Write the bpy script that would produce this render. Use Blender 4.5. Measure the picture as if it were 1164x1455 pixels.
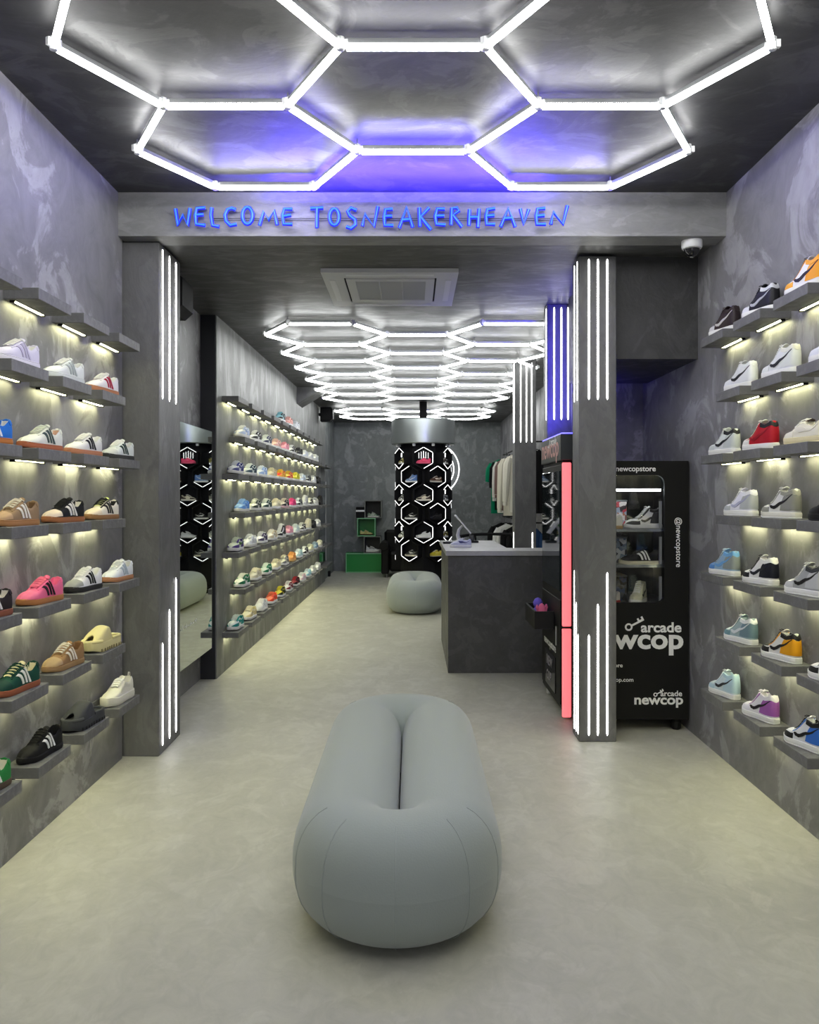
import bpy, math, random
from mathutils import Vector, Matrix
random.seed(7)
for o in list(bpy.data.objects): bpy.data.objects.remove(o)
S = bpy.context.scene
COL = S.collection
# ---------------------------------------------------------------- camera
F = 1160.0; CX = 586.0; CY = 705.0; CH = 1.4
cd = bpy.data.cameras.new('camera'); cam = bpy.data.objects.new('camera', cd); COL.objects.link(cam)
cd.sensor_fit = 'HORIZONTAL'; cd.sensor_width = 36.0; cd.lens = 36.0 * F / 1164.0
cd.shift_x = (582.0 - CX) / 1164.0; cd.shift_y = -(727.5 - CY) / 1164.0
cd.clip_start = 0.05; cd.clip_end = 60
cam.location = (0, 0, CH); cam.rotation_euler = (math.pi/2, 0, 0)
S.camera = cam
# ---------------------------------------------------------------- world and exposure
W = bpy.data.worlds.new('world'); S.world = W; W.use_nodes = True
W.node_tree.nodes['Background'].inputs[0].default_value = (.75, .8, .9, 1)
W.node_tree.nodes['Background'].inputs[1].default_value = 0.35
S.view_settings.view_transform = 'Standard'; S.view_settings.look = 'None'
S.view_settings.exposure = 0.0; S.view_settings.gamma = 1.0; S.view_settings.use_curve_mapping = False
E_TUBE = 27.0       # ceiling hexagons, front room
E_TUBE2 = 18.0      # ceiling hexagons, back room
E_PIL = 9.0         # pillar tubes
E_SHELF = 42.0      # shelf strips
def area(name, loc, rot, size, power, color, sy=None):
    l = bpy.data.lights.new(name, 'AREA'); l.energy = power; l.color = color; l.size = size
    if sy: l.shape = 'RECTANGLE'; l.size_y = sy
    o = bpy.data.objects.new(name, l); COL.objects.link(o); o.location = loc; o.rotation_euler = rot
    return o
# fill lamp added behind the camera, out of view
area('front_fill_light', (0.05, -0.97, 1.5), (math.radians(90), 0, 0), 2.6, 14, (.93, .95, 1.0), 2.2)
# glow of the blue neon sign and of the blue strip on top of the prize machine
area('neon_sign_glow', (-0.02, 4.20, 2.90), (math.radians(204), 0, 0), 1.4, 40, (.05, .025, 1.0), .04)
area('neon_sign_glow', (-.02, 4.19, 2.87), (math.radians(-108), 0, 0), 2.0, 14, (.16, .12, 1.0), .05)
pb = area('pillar_rear_blue_light', (1.02, 4.862, 2.42), (math.radians(90), 0, 0), .08, 5.5, (.07, .04, 1.0), .5); pb.data.spread = math.radians(105)
ml = area('machine_top_glow', (.975, 5.62, 1.83), (math.radians(172), math.radians(6), 0), .09, 3.5, (.07, .05, 1.0), .4); ml.data.spread = math.radians(120)

# ---------------------------------------------------------------- materials
MC = {}
def mat(name, col, rough=.6, metal=0, emit=None, es=0, spec=.5, coat=0, bump=0, bs=60):
    if name in MC: return MC[name]
    m = bpy.data.materials.new(name); m.use_nodes = True
    nt = m.node_tree; b = nt.nodes['Principled BSDF']
    b.inputs['Base Color'].default_value = (*col, 1); b.inputs['Roughness'].default_value = rough
    b.inputs['Metallic'].default_value = metal; b.inputs['Specular IOR Level'].default_value = spec
    b.inputs['Coat Weight'].default_value = coat
    if emit: b.inputs['Emission Color'].default_value = (*emit, 1); b.inputs['Emission Strength'].default_value = es
    if bump:
        n = nt.nodes.new('ShaderNodeTexNoise'); n.inputs['Scale'].default_value = bs; n.inputs['Detail'].default_value = 4
        tc = nt.nodes.new('ShaderNodeTexCoord'); nt.links.new(tc.outputs['Object'], n.inputs['Vector'])
        bp = nt.nodes.new('ShaderNodeBump'); bp.inputs['Strength'].default_value = bump; bp.inputs['Distance'].default_value = .004
        nt.links.new(n.outputs['Fac'], bp.inputs['Height']); nt.links.new(bp.outputs['Normal'], b.inputs['Normal'])
    MC[name] = m; return m
def s2l(c):
    return tuple(((v/255.)/12.92 if v/255. <= .04045 else ((v/255.+.055)/1.055)**2.4) for v in c)
def shoe_mat(rgb, rough=.6):
    k = 'shoe_%d_%d_%d_%d' % (*rgb, int(rough*100))
    return mat(k, s2l(rgb), rough, spec=.3)
def plaster(name, c1, c2, c3, scale=1.6, stretch=(1, 1, 1), rough=.55, bump=.25, contrast=1.0, sheen=.4):
    """trowelled micro-cement: patches with crisp edges over a cloudy base"""
    m = bpy.data.materials.new(name); m.use_nodes = True; nt = m.node_tree; N = nt.nodes; L = nt.links
    b = N['Principled BSDF']; tc = N.new('ShaderNodeTexCoord'); mp = N.new('ShaderNodeMapping')
    mp.inputs['Scale'].default_value = stretch; L.new(tc.outputs['Object'], mp.inputs['Vector'])
    def noise(sc, det, dist, ro=.55):
        n = N.new('ShaderNodeTexNoise'); n.inputs['Scale'].default_value = sc; n.inputs['Detail'].default_value = det
        n.inputs['Distortion'].default_value = dist; n.inputs['Roughness'].default_value = ro
        L.new(mp.outputs['Vector'], n.inputs['Vector']); return n
    def ramp(src, p0, p1, v0=(0,0,0,1), v1=(1,1,1,1)):
        r = N.new('ShaderNodeValToRGB'); r.color_ramp.elements[0].position = p0; r.color_ramp.elements[1].position = p1
        r.color_ramp.elements[0].color = v0; r.color_ramp.elements[1].color = v1
        L.new(src, r.inputs['Fac']); return r
    cloud = noise(scale*.8, 5, .6); patch = noise(scale*2.5, 7, 1.0, .62); fine = noise(scale*22, 4, .5); streak = noise(scale*5, 8, 1.4, .7)
    r1 = ramp(cloud.outputs['Fac'], .3, .7, (*c1, 1), (*c2, 1))
    r2 = ramp(patch.outputs['Fac'], .525, .57)
    mx = N.new('ShaderNodeMix'); mx.data_type = 'RGBA'
    mf = N.new('ShaderNodeMath'); mf.operation = 'MULTIPLY'; mf.inputs[1].default_value = .55*contrast
    L.new(r2.outputs['Color'], mf.inputs[0]); L.new(mf.outputs[0], mx.inputs['Factor'])
    L.new(r1.outputs['Color'], mx.inputs['A']); mx.inputs['B'].default_value = (*c3, 1)
    r3 = ramp(streak.outputs['Fac'], .35, .68, (.82, .82, .82, 1), (1.14, 1.14, 1.14, 1))
    mu = N.new('ShaderNodeMix'); mu.data_type = 'RGBA'; mu.blend_type = 'MULTIPLY'; mu.inputs['Factor'].default_value = min(1, .8*contrast)
    L.new(mx.outputs['Result'], mu.inputs['A']); L.new(r3.outputs['Color'], mu.inputs['B'])
    L.new(mu.outputs['Result'], b.inputs['Base Color'])
    rr = ramp(patch.outputs['Fac'], .4, .65, (rough, rough, rough, 1), (rough*.78, rough*.78, rough*.78, 1))
    L.new(rr.outputs['Color'], b.inputs['Roughness']); b.inputs['Specular IOR Level'].default_value = sheen
    ad = N.new('ShaderNodeMath'); ad.operation = 'MULTIPLY_ADD'; ad.inputs[1].default_value = .25
    L.new(fine.outputs['Fac'], ad.inputs[0]); L.new(patch.outputs['Fac'], ad.inputs[2])
    bp = N.new('ShaderNodeBump'); bp.inputs['Strength'].default_value = bump; bp.inputs['Distance'].default_value = .02
    L.new(ad.outputs[0], bp.inputs['Height']); L.new(bp.outputs['Normal'], b.inputs['Normal'])
    return m
def g(v, t=(1, 1, 1)): return (v*t[0], v*t[1], v*t[2])
P_WALL = plaster('plaster_wall', g(.165, (1, .985, 1.02)), g(.215, (1, .985, 1.03)), g(.36, (1, .99, 1.04)), 1.15, (1, .8, .75), bump=.06, contrast=1.25)  # faint lavender tint: blue light spill put into the plaster colour
P_FAR = plaster('plaster_far_wall', g(.15, (.98, 1, .98)), g(.20, (.98, 1, .98)), g(.27), 2.0, (1, 1, .35), bump=.07)
P_BACK = plaster('plaster_back_wall', g(.17, (.93, 1, 1.03)), g(.24, (.93, 1, 1.03)), g(.34, (.95, 1, 1.02)), 1.6, (1, 1, .8))
P_PIL = plaster('plaster_pillar', g(.115), g(.145), g(.175), 2.6, (1, 1, .5), contrast=.7)
P_DARK = plaster('plaster_dark', g(.045), g(.06), g(.085), 2.0, (1, 1, .8), contrast=.8)
P_CEIL = plaster('plaster_ceiling', g(.030), g(.045), g(.075), 1.3, (1, 1.3, 1), .5, .10, 1.0)
P_CEIL2 = plaster('plaster_ceiling_back', g(.065), g(.09), g(.13), 1.6, (1, 2.5, 1), .5, .12, .8)
P_COUNT = plaster('plaster_counter', g(.060), g(.08), g(.11), 3.0, (1, 1, 1), .5, .2, .7)
P_BEAM = plaster('plaster_beam', g(.20), g(.26), g(.33), 2.5, (.6, 1, 1.6), .55, .2, .7)
P_SHELF = plaster('shelf_board', g(.13), g(.16), g(.19), 9.0, (1, 1, 1), .6, .1, .5)
P_FLOOR = plaster('vinyl_floor', (.415, .41, .355), (.475, .47, .405), (.53, .525, .465), 1.8, (1.2, .9, 1), .5, .03, .6, .35)
WHITE_P = mat('white_plastic', (.75, .76, .76), .4)
GREY_P = mat('grey_plastic', (.60, .61, .61), .45)
ALU = mat('aluminium', (.45, .46, .47), .35, .8)
BLACK = mat('black_plastic', (.006, .006, .006), .55, spec=.25)
BLACKG = mat('black_gloss', (.006, .006, .008), .12, coat=.5)
BLACKM = mat('black_matt', (.006, .006, .007), .7, spec=.2)
MIRROR = mat('mirror_glass', (.50, .54, .52), .012, 1.0)
T_WHITE = mat('white_lettering', (.92, .92, .92), .5)
def emis(name, col, s, base=(.8, .8, .8)): return mat(name, base, .4, emit=col, es=s)
EM1 = emis('tube_light_front', (1, 1, .985), E_TUBE); EM2 = emis('tube_light_back', (.98, 1, .985), E_TUBE2)
EMP = emis('pillar_tube_light', (1, 1, .97), E_PIL)
EMS = emis('shelf_strip_light', (1, .975, .56), E_SHELF)
EMB = emis('blue_neon', (.006, .012, 1.0), .9, (.01, .02, .3)); EMC = emis('blue_neon_core', (.03, .20, 1.0), 1.6, (.02, .05, .3))
EMR = emis('pink_strip_light', (1.0, .13, .15), 1.25, (.8, .3, .3))
EMT = emis('display_strip_light', (1, 1, 1), 2.0)
def glassm(name, rough=.02, tint=(1, 1, 1), fac=.05):
    m = bpy.data.materials.new(name); m.use_nodes = True; nt = m.node_tree
    for n in list(nt.nodes): nt.nodes.remove(n)
    o = nt.nodes.new('ShaderNodeOutputMaterial'); t = nt.nodes.new('ShaderNodeBsdfTransparent'); t.inputs[0].default_value = (*tint, 1)
    gl = nt.nodes.new('ShaderNodeBsdfGlossy'); gl.inputs['Roughness'].default_value = rough
    mx = nt.nodes.new('ShaderNodeMixShader'); mx.inputs[0].default_value = fac
    nt.links.new(t.outputs[0], mx.inputs[1]); nt.links.new(gl.outputs[0], mx.inputs[2]); nt.links.new(mx.outputs[0], o.inputs[0])
    return m
GLASS = glassm('clear_glass')
# ---------------------------------------------------------------- mesh helpers
class MB:
    def __init__(s): s.v = []; s.f = []
    def add(s, vs, fs):
        n = len(s.v); s.v += [tuple(v) for v in vs]; s.f += [tuple(i+n for i in f) for f in fs]; return s
    def box(s, x0, x1, y0, y1, z0, z1, M=None):
        vs = [Vector((x, y, z)) for x in (x0, x1) for y in (y0, y1) for z in (z0, z1)]
        if M: vs = [M @ v for v in vs]
        return s.add(vs, [(0,1,3,2),(4,6,7,5),(0,4,5,1),(2,3,7,6),(0,2,6,4),(1,5,7,3)])
    def bbox(s, x0, x1, y0, y1, z0, z1, b, M=None):
        """box with chamfered edges"""
        vs = []; idx = {}
        for i, x in enumerate((x0, x1)):
            for j, y in enumerate((y0, y1)):
                for k, z in enumerate((z0, z1)):
                    sx, sy, sz = (1, -1)[i], (1, -1)[j], (1, -1)[k]
                    for a in range(3):
                        p = [x + sx*b, y + sy*b, z + sz*b]; p[a] = (x, y, z)[a]
                        idx[(i, j, k, a)] = len(vs); vs.append(Vector(p))
        if M: vs = [M @ v for v in vs]
        fs = []
        q = [(0,0),(1,0),(1,1),(0,1)]
        for s_ in (0, 1):
            fs.append([idx[(s_, a, b_, 0)] for a, b_ in q]); fs.append([idx[(a, s_, b_, 1)] for a, b_ in q]); fs.append([idx[(a, b_, s_, 2)] for a, b_ in q])
        for a in (0, 1):
            for b_ in (0, 1):
                fs.append([idx[(0,a,b_,1)], idx[(1,a,b_,1)], idx[(1,a,b_,2)], idx[(0,a,b_,2)]])
                fs.append([idx[(a,0,b_,0)], idx[(a,1,b_,0)], idx[(a,1,b_,2)], idx[(a,0,b_,2)]])
                fs.append([idx[(a,b_,0,0)], idx[(a,b_,1,0)], idx[(a,b_,1,1)], idx[(a,b_,0,1)]])
        for i in (0,1):
            for j in (0,1):
                for k in (0,1): fs.append([idx[(i,j,k,0)], idx[(i,j,k,1)], idx[(i,j,k,2)]])
        return s.add(vs, fs)
    def tube(s, pts, r, n=8, cap=True, closed=False):
        pts = [Vector(p) for p in pts]; rings = []; N = len(pts); up = None
        for i, p in enumerate(pts):
            if closed: d = pts[(i+1) % N] - pts[i-1]
            else: d = pts[min(i+1, N-1)] - pts[max(i-1, 0)]
            d.normalize()
            if up is None: up = Vector((0, 0, 1)) if abs(d.z) < .9 else Vector((0, 1, 0))
            a = d.cross(up).normalized(); b = a.cross(d).normalized(); up = b
            rr = r[i] if isinstance(r, (list, tuple)) else r
            rings.append([p + (a*math.cos(2*math.pi*k/n) + b*math.sin(2*math.pi*k/n))*rr for k in range(n)])
        vs = [v for ring in rings for v in ring]; fs = []
        for i in range(N if closed else N-1):
            j = (i+1) % N
            for k in range(n): fs.append((i*n+k, i*n+(k+1) % n, j*n+(k+1) % n, j*n+k))
        if cap and not closed: fs += [tuple(reversed(range(n))), tuple((N-1)*n+k for k in range(n))]
        return s.add(vs, fs)
    def prism(s, poly, a0, a1, fn):
        """poly: 2-D outline; fn(u,v,a)->3-D point"""
        n = len(poly); vs = [fn(u, v, a0) for u, v in poly] + [fn(u, v, a1) for u, v in poly]
        fs = [tuple(range(n)), tuple(reversed(range(n, 2*n)))] + [(i, (i+1) % n, n+(i+1) % n, n+i) for i in range(n)]
        return s.add(vs, fs)
    def lathe(s, prof, n=24, c=(0, 0, 0)):
        vs = []; fs = []
        for r, z in prof:
            for k in range(n):
                a = 2*math.pi*k/n; vs.append((c[0]+r*math.cos(a), c[1]+r*math.sin(a), c[2]+z))
        for i in range(len(prof)-1):
            for k in range(n): fs.append((i*n+k, i*n+(k+1) % n, (i+1)*n+(k+1) % n, (i+1)*n+k))
        fs.append(tuple(reversed(range(n)))); fs.append(tuple((len(prof)-1)*n+k for k in range(n)))
        return s.add(vs, fs)
    def grid(s, G, wrapu=False):
        nu = len(G); nv = len(G[0]); vs = [p for r in G for p in r]; fs = []
        for i in range(nu if wrapu else nu-1):
            for j in range(nv-1): fs.append((i*nv+j, ((i+1) % nu)*nv+j, ((i+1) % nu)*nv+j+1, i*nv+j+1))
        return s.add(vs, fs)
    def mesh(s, name, smooth=False):
        m = bpy.data.meshes.new(name); m.from_pydata([tuple(v) for v in s.v], [], s.f); m.update()
        import bmesh
        bm = bmesh.new(); bm.from_mesh(m); bmesh.ops.recalc_face_normals(bm, faces=bm.faces)
        if smooth:
            for f in bm.faces: f.smooth = True
            for e in bm.edges:
                if len(e.link_faces) == 2 and e.calc_face_angle(0) > .7: e.smooth = False
        bm.to_mesh(m); bm.free(); return m
    def build(s, name, m, parent=None, smooth=False, **k):
        return link(name, s.mesh(name, smooth), m, parent, **k)
def link(name, me, m, parent=None, loc=None, rot=None, M=None):
    o = bpy.data.objects.new(name, me); COL.objects.link(o)
    if not me.materials: me.materials.append(m)
    o.material_slots[0].link = 'OBJECT'; o.material_slots[0].material = m
    if parent: o.parent = parent
    if loc: o.location = loc
    if rot: o.rotation_euler = rot
    if M is not None: o.matrix_local = M
    return o
def tag(o, label, cat, group=None):
    o['label'] = label; o['category'] = cat
    if group: o['group'] = group
    return o
def thing(name, label, cat, loc=(0, 0, 0), rz=0, group=None, sc=1):
    o = bpy.data.objects.new(name, None); COL.objects.link(o); o.location = loc; o.rotation_euler = (0, 0, rz)
    o.scale = (sc, sc, sc); o.empty_display_size = .05
    return tag(o, label, cat, group)
def struct(name, mb, m, parent=None):
    o = mb.build(name, m, parent); o['kind'] = 'structure'; return o
def frame(o, right, up, n):
    M = Matrix.Identity(4)
    for i, a in enumerate((right, up, n)):
        for r in range(3): M[r][i] = a[r]
    for r in range(3): M[r][3] = o[r]
    return M
def text(name, body, size, m, parent, origin, right=(1, 0, 0), up=(0, 0, 1), bold=.0, ext=.0012, align='LEFT', sx=1.0):
    c = bpy.data.curves.new(name, 'FONT'); c.body = body; c.size = size; c.extrude = ext; c.offset = bold; c.align_x = align
    c.resolution_u = 4
    t = bpy.data.objects.new('tmp', c); COL.objects.link(t)
    dg = bpy.context.evaluated_depsgraph_get(); me = bpy.data.meshes.new_from_object(t.evaluated_get(dg))
    bpy.data.objects.remove(t); me.name = name; me.materials.clear()
    r = Vector(right); u = Vector(up); n = r.cross(u)
    return link(name, me, m, parent, M=frame(origin, r*sx, u, n))
ORD = ['first', 'second', 'third', 'fourth', 'fifth', 'sixth', 'seventh', 'eighth', 'ninth', 'tenth', 'eleventh', 'twelfth']

# ================================================================= THE ROOM
XL = -1.55; XR = 1.655; ZC = 3.0; ZC2 = 2.785; YB = 15.3
XF = lambda d: -1.50 + .0083*(d-6.25)       # face of the long shelf wall
struct('floor', MB().box(-2.3, 2.3, -1.2, YB+.2, -.1, 0), P_FLOOR)
struct('ceiling_front', MB().box(-2.3, 2.3, -1.2, 4.42, ZC, ZC+.1), P_CEIL)
struct('ceiling_back', MB().box(-2.3, 2.3, 4.42, YB+.2, ZC2, ZC2+.1), P_CEIL2)
struct('wall_left_front', MB().box(XL-.3, XL, -1.2, 4.36, 0, ZC), P_WALL)
struct('wall_left_recess', MB().box(-1.95, -1.62, 4.36, 6.25, 0, ZC2), P_WALL)
b = MB(); pl = [(-1.95, 6.25), (XF(6.25), 6.25), (XF(13.5), 13.5), (-1.95, 13.5)]
b.prism(pl, 0, ZC2, lambda u, v, a: (u, v, a))
struct('wall_left_back', b, P_FAR)
struct('end_face_shade', MB().box(-1.66, -1.507, 6.238, 6.249, 0, ZC2), mat('shaded_end_face', (.018, .019, .024), .5))  # thin dark sheet: shadow on the wall's end face put into colour
struct('wall_left_corner', MB().box(-1.95, -1.47, 13.5, YB, 0, ZC2), P_BACK)
struct('baseboard_left', MB().box(-1.47, -1.435, 14.2, 14.35, 0, .09), BLACKM)
struct('wall_back', MB().box(-2.0, 2.0, YB, YB+.2, 0, ZC2), P_BACK)
struct('wall_right', MB().box(XR, XR+.3, -1.2, YB, 0, ZC), P_WALL)
struct('wall_front', MB().box(-2.3, 2.3, -1.2, -1.0, 0, ZC), P_WALL)
b = MB(); b.box(-1.30, 1.40, -1.0, -.96, .34, .40); b.box(-1.30, 1.40, -1.0, -.96, 2.60, 2.66); b.box(-1.30, -1.24, -1.0, -.96, .40, 2.60); b.box(1.34, 1.40, -1.0, -.96, .40, 2.60)
struct('fill_light_frame', b, BLACK)  # frame added around the unseen fill lamp, on solid wall
struct('beam_trim_1', MB().box(XL, XR, 4.30, 4.46, 2.77, ZC), P_BEAM).name = 'trim_2'
b = MB(); b.box(1.10, XR, 4.73, 5.75, 2.195, ZC2); struct('trim_3', b, P_DARK)   # boxed-in bulkhead over the machine
struct('wall_right_alcove', MB().box(1.145, XR, 5.86, 6.0, 0, ZC2), P_WALL)
# low access panel seam in the left wall
b = MB(); b.box(XL, XL+.004, 3.93, 4.16, .10, .40); struct('trim_4', b, P_WALL)
# ================================================================= PILLARS
def tube_obj(parent, x, y, z0, z1, r=.0052):
    p = MB().tube([(x, y, z0), (x, y, z0+.012), (x, y, z1-.012), (x, y, z1)], [r*.4, r, r, r*.4], 8)
    return p.build('light_tube', EMP, parent, True)
def pillar(label, x0, x1, y0, y1, ztop, tubes):
    t = thing('pillar', label, 'pillar', ((x0+x1)/2, (y0+y1)/2, 0))
    ox, oy = (x0+x1)/2, (y0+y1)/2
    MB().bbox(x0-ox, x1-ox, y0-oy, y1-oy, 0, ztop, .004).build('shaft', P_PIL, t)
    for x, y, z0, z1 in tubes: tube_obj(t, x-ox, y-oy, z0, z1, .0034 if (x0 > .9 and x == x0) else .0048)
    return t
px = -1.362
pillar('plastered pillar at the end of the front left shelves, tubes on its aisle side', -1.575, px, 4.39, 4.79, 2.768,
       [(px, 4.45, 1.93, 2.745), (px, 4.575, 1.93, 2.745), (px, 4.70, 1.93, 2.745),
        (px, 4.45, .042, .60), (px, 4.575, .042, .765), (px, 4.70, .042, .93)])
pillar('plastered pillar standing in front of the black display machines, stepped light tubes low down', .95, 1.163, 4.65, 4.84, 2.768,
       [(1.006, 4.65, 1.95, 2.75), (1.057, 4.65, 1.95, 2.75), (1.111, 4.65, 1.95, 2.75),
        (1.006, 4.65, .037, .61), (1.057, 4.65, .037, .785), (1.111, 4.65, .037, .965),
        (.95, 4.675, .037, .61), (.95, 4.73, .037, .785), (.95, 4.785, .037, .965), (.95, 4.70, 1.95, 2.75), (.95, 4.78, 1.95, 2.75)])
pillar('pillar lit blue above the narrow prize machine', .972, 1.15, 5.88, 6.04, ZC2-.001,
       [(1.022, 5.88, 1.95, 2.76), (1.074, 5.88, 1.95, 2.76), (1.122, 5.88, 1.95, 2.76), (.972, 5.92, 1.95, 2.76)])
pillar('light grey pillar rising behind the cash counter near the clothes rail', 1.045, 1.262, 8.32, 8.52, ZC2-.001,
       [(1.105, 8.32, 1.95, 2.76), (1.163, 8.32, 1.95, 2.76), (1.218, 8.32, 1.95, 2.76), (1.045, 8.36, 1.95, 2.76), (1.045, 8.42, 1.95, 2.76),
        (1.225, 8.32, .04, 1.03), (1.045, 8.42, .04, 1.03)])
# ================================================================= HEXAGON CEILING LIGHTS
def hex_light(label, centres, L, z, em, zc, ox, oy):
    t = thing('hexagon_ceiling_light', label, 'light', (ox, oy, z))
    V = {}; E = set()
    for cx, cy in centres:
        ks = []
        for k in range(6):
            a = math.radians(60*k); x = cx + L*math.cos(a); y = cy + L*math.sin(a)
            key = (round(x/.05), round(y/.05))
            for dk in [(i, j) for i in (-1, 0, 1) for j in (-1, 0, 1)]:
                kk = (key[0]+dk[0], key[1]+dk[1])
                if kk in V: key = kk; break
            V.setdefault(key, (x, y)); ks.append(key)
        for k in range(6): E.add(tuple(sorted((ks[k], ks[(k+1) % 6]))))
    hl = L/2 - .018
    prof = [(-.010, 0), (-.0115, -.005), (-.0115, -.013), (-.006, -.019), (.006, -.019), (.0115, -.013), (.0115, -.005), (.010, 0)]
    tm = MB().prism(prof, -hl, hl, lambda u, v, a: (a, u, v)).mesh('light_tube', False)
    hm = MB().box(-hl, hl, -.006, .006, .0005, .020).mesh('tube_housing')
    jm = MB()
    jm.tube([(0, 0, -.020), (0, 0, -.018), (0, 0, .024), (0, 0, .026)], [.010, .014, .014, .010], 10)
    for k in range(3): jm.box(0, .026, -.008, .008, -.010, .016, Matrix.Rotation(math.radians(120*k), 4, 'Z'))
    jm = jm.mesh('connector')
    for a, c in sorted(E):
        A, B = V[a], V[c]; ang = math.atan2(B[1]-A[1], B[0]-A[0]); mid = ((A[0]+B[0])/2-ox, (A[1]+B[1])/2-oy, 0)
        link('light_tube', tm, em, t, mid, (0, 0, ang)); link('tube_housing', hm, ALU, t, mid, (0, 0, ang))
    for k in sorted(V): link('connector', jm, WHITE_P, t, (V[k][0]-ox, V[k][1]-oy, 0))
    n = 0
    for k in sorted(V):
        if n % 3 == 0: MB().tube([(V[k][0]-ox, V[k][1]-oy, .02), (V[k][0]-ox, V[k][1]-oy, zc-z-.0005)], .003, 6).build('hanger', ALU, t)
        n += 1
L1 = .493; s3 = math.sqrt(3)
cs = []
for k in range(4): cs += [(-.74, 3.66-k*s3*L1), (.745, 3.66-k*s3*L1)]
for k in range(4): cs += [(.0025, 3.235-k*s3*L1)]
hex_light('white glowing honeycomb of light tubes on the dark ceiling before the beam', cs, L1, 2.952, EM1, ZC, 0, 2.4)
L2 = .50; cs = []
for k in range(6): cs += [(-.71, 6.29+s3*L2/2+k*s3*L2), (.79, 6.29+s3*L2/2+k*s3*L2)]
for k in range(5): cs += [(.04, 6.29+s3*L2+k*s3*L2)]
hex_light('long honeycomb of light tubes on the back ceiling, nearer than the display tower', cs, L2, 2.735, EM2, ZC2, .04, 9.0)
cs = []
y0 = 12.35
for k in range(2): cs += [(-.71, y0+s3*L2/2+k*s3*L2), (.79, y0+s3*L2/2+k*s3*L2), (.04, y0+s3*L2+k*s3*L2)]
hex_light('small honeycomb of light tubes at the back wall behind the display tower', cs, L2, 2.735, EM2, ZC2, .04, 13.5)

# ================================================================= NEON SIGN
YN = 4.262
def npt(px_, py_): return ((px_-CX)*YN/F, YN, CH+(CY-py_)*YN/F)
sign = thing('neon_sign', 'blue neon script reading WELCOME TO SNEAKER HEAVEN on the ceiling beam', 'sign', npt(528, 310))
def ell(cx, cy, rx, ry): return [(cx+rx*math.sin(2*math.pi*k/14), cy-ry*math.cos(2*math.pi*k/14)) for k in range(15)]
LET = [
 (235, 5.82, [[(85,100),(105,230),(145,150),(185,235),(205,95)]]),
 (235, 5.82, [[(330,90),(262,95),(250,150),(257,225),(330,235)], [(255,150),(315,145)]]),
 (235, 5.82, [[(385,90),(378,150),(392,235),(445,245)]]),
 (235, 5.82, [[(580,105),(550,93),(515,105),(495,150),(503,200),(540,235),(590,225)]]),
 (235, 5.82, [ell(680,155,42,70)]),
 (235, 5.82, [[(780,235),(815,120),(855,190),(900,115),(925,230)]]),
 (235, 5.82, [[(1050,100),(985,100),(970,150),(980,225),(1050,225)], [(975,160),(1040,150)]]),
 (425, 5.82, [[(95,95),(200,90)], [(150,95),(148,255)]]),
 (425, 5.82, [ell(292,165,40,68)]),
 (425, 5.82, [[(475,110),(430,90),(402,120),(420,155),(465,190),(467,230),(430,260),(392,245)]]),
 (425, 5.82, [[(525,240),(545,140),(620,245),(652,80)]]),
 (425, 5.82, [[(775,100),(715,105),(705,165),(710,235),(780,235)], [(710,160),(770,158)]]),
 (425, 5.82, [[(830,255),(890,85),(940,250)], [(855,190),(920,185)]]),
 (425, 5.82, [[(995,90),(1000,245)], [(1075,90),(1005,165),(1090,270)]]),
 (615, 5.543, [[(95,95),(35,95),(20,150),(30,215),(100,220)], [(25,150),(90,148)]]),
 (615, 5.543, [[(145,220),(150,90),(190,85),(205,110),(160,145),(230,235)]]),
 (615, 5.543, [[(290,100),(285,225)], [(365,95),(355,240)], [(290,160),(360,160)]]),
 (615, 5.543, [[(490,90),(430,100),(420,150),(425,215),(490,215)], [(425,150),(485,145)]]),
 (615, 5.543, [[(535,235),(595,90),(650,235)], [(560,170),(630,165)]]),
 (615, 5.543, [[(690,95),(715,215),(755,100)]]),
 (615, 5.543, [[(885,90),(825,95),(815,150),(820,215),(890,215)], [(820,150),(880,145)]]),
 (615, 5.543, [[(930,215),(950,120),(1025,215),(1060,70)]])]
so = sign.location
for ox, sc, strokes in LET:
    b = MB(); pins = MB(); core = MB()
    for st in strokes:
        pts = [Vector(npt(ox+x/sc, 280+y/sc)) - so for x, y in st]
        b.tube(pts, .0102, 8)
        core.tube([p+Vector((0, -.0065, 0)) for p in pts], .0050, 6)
        pins.tube([pts[0], pts[0]+Vector((0, .037, 0))], .002, 5)
    lo = b.build('letter', EMB, sign, True)
    pins.build('pin', ALU, lo); core.build('glowing_core', EMC, lo, True)
for zz in (307.5, 310.5):
    b = MB(); p0 = Vector(npt(300, zz)) - so; p1 = Vector(npt(793, zz)) - so
    b.tube([p0+Vector((0, .03, 0)), p1+Vector((0, .03, 0))], .0012, 5); b.build('cable', BLACK, sign)

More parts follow.
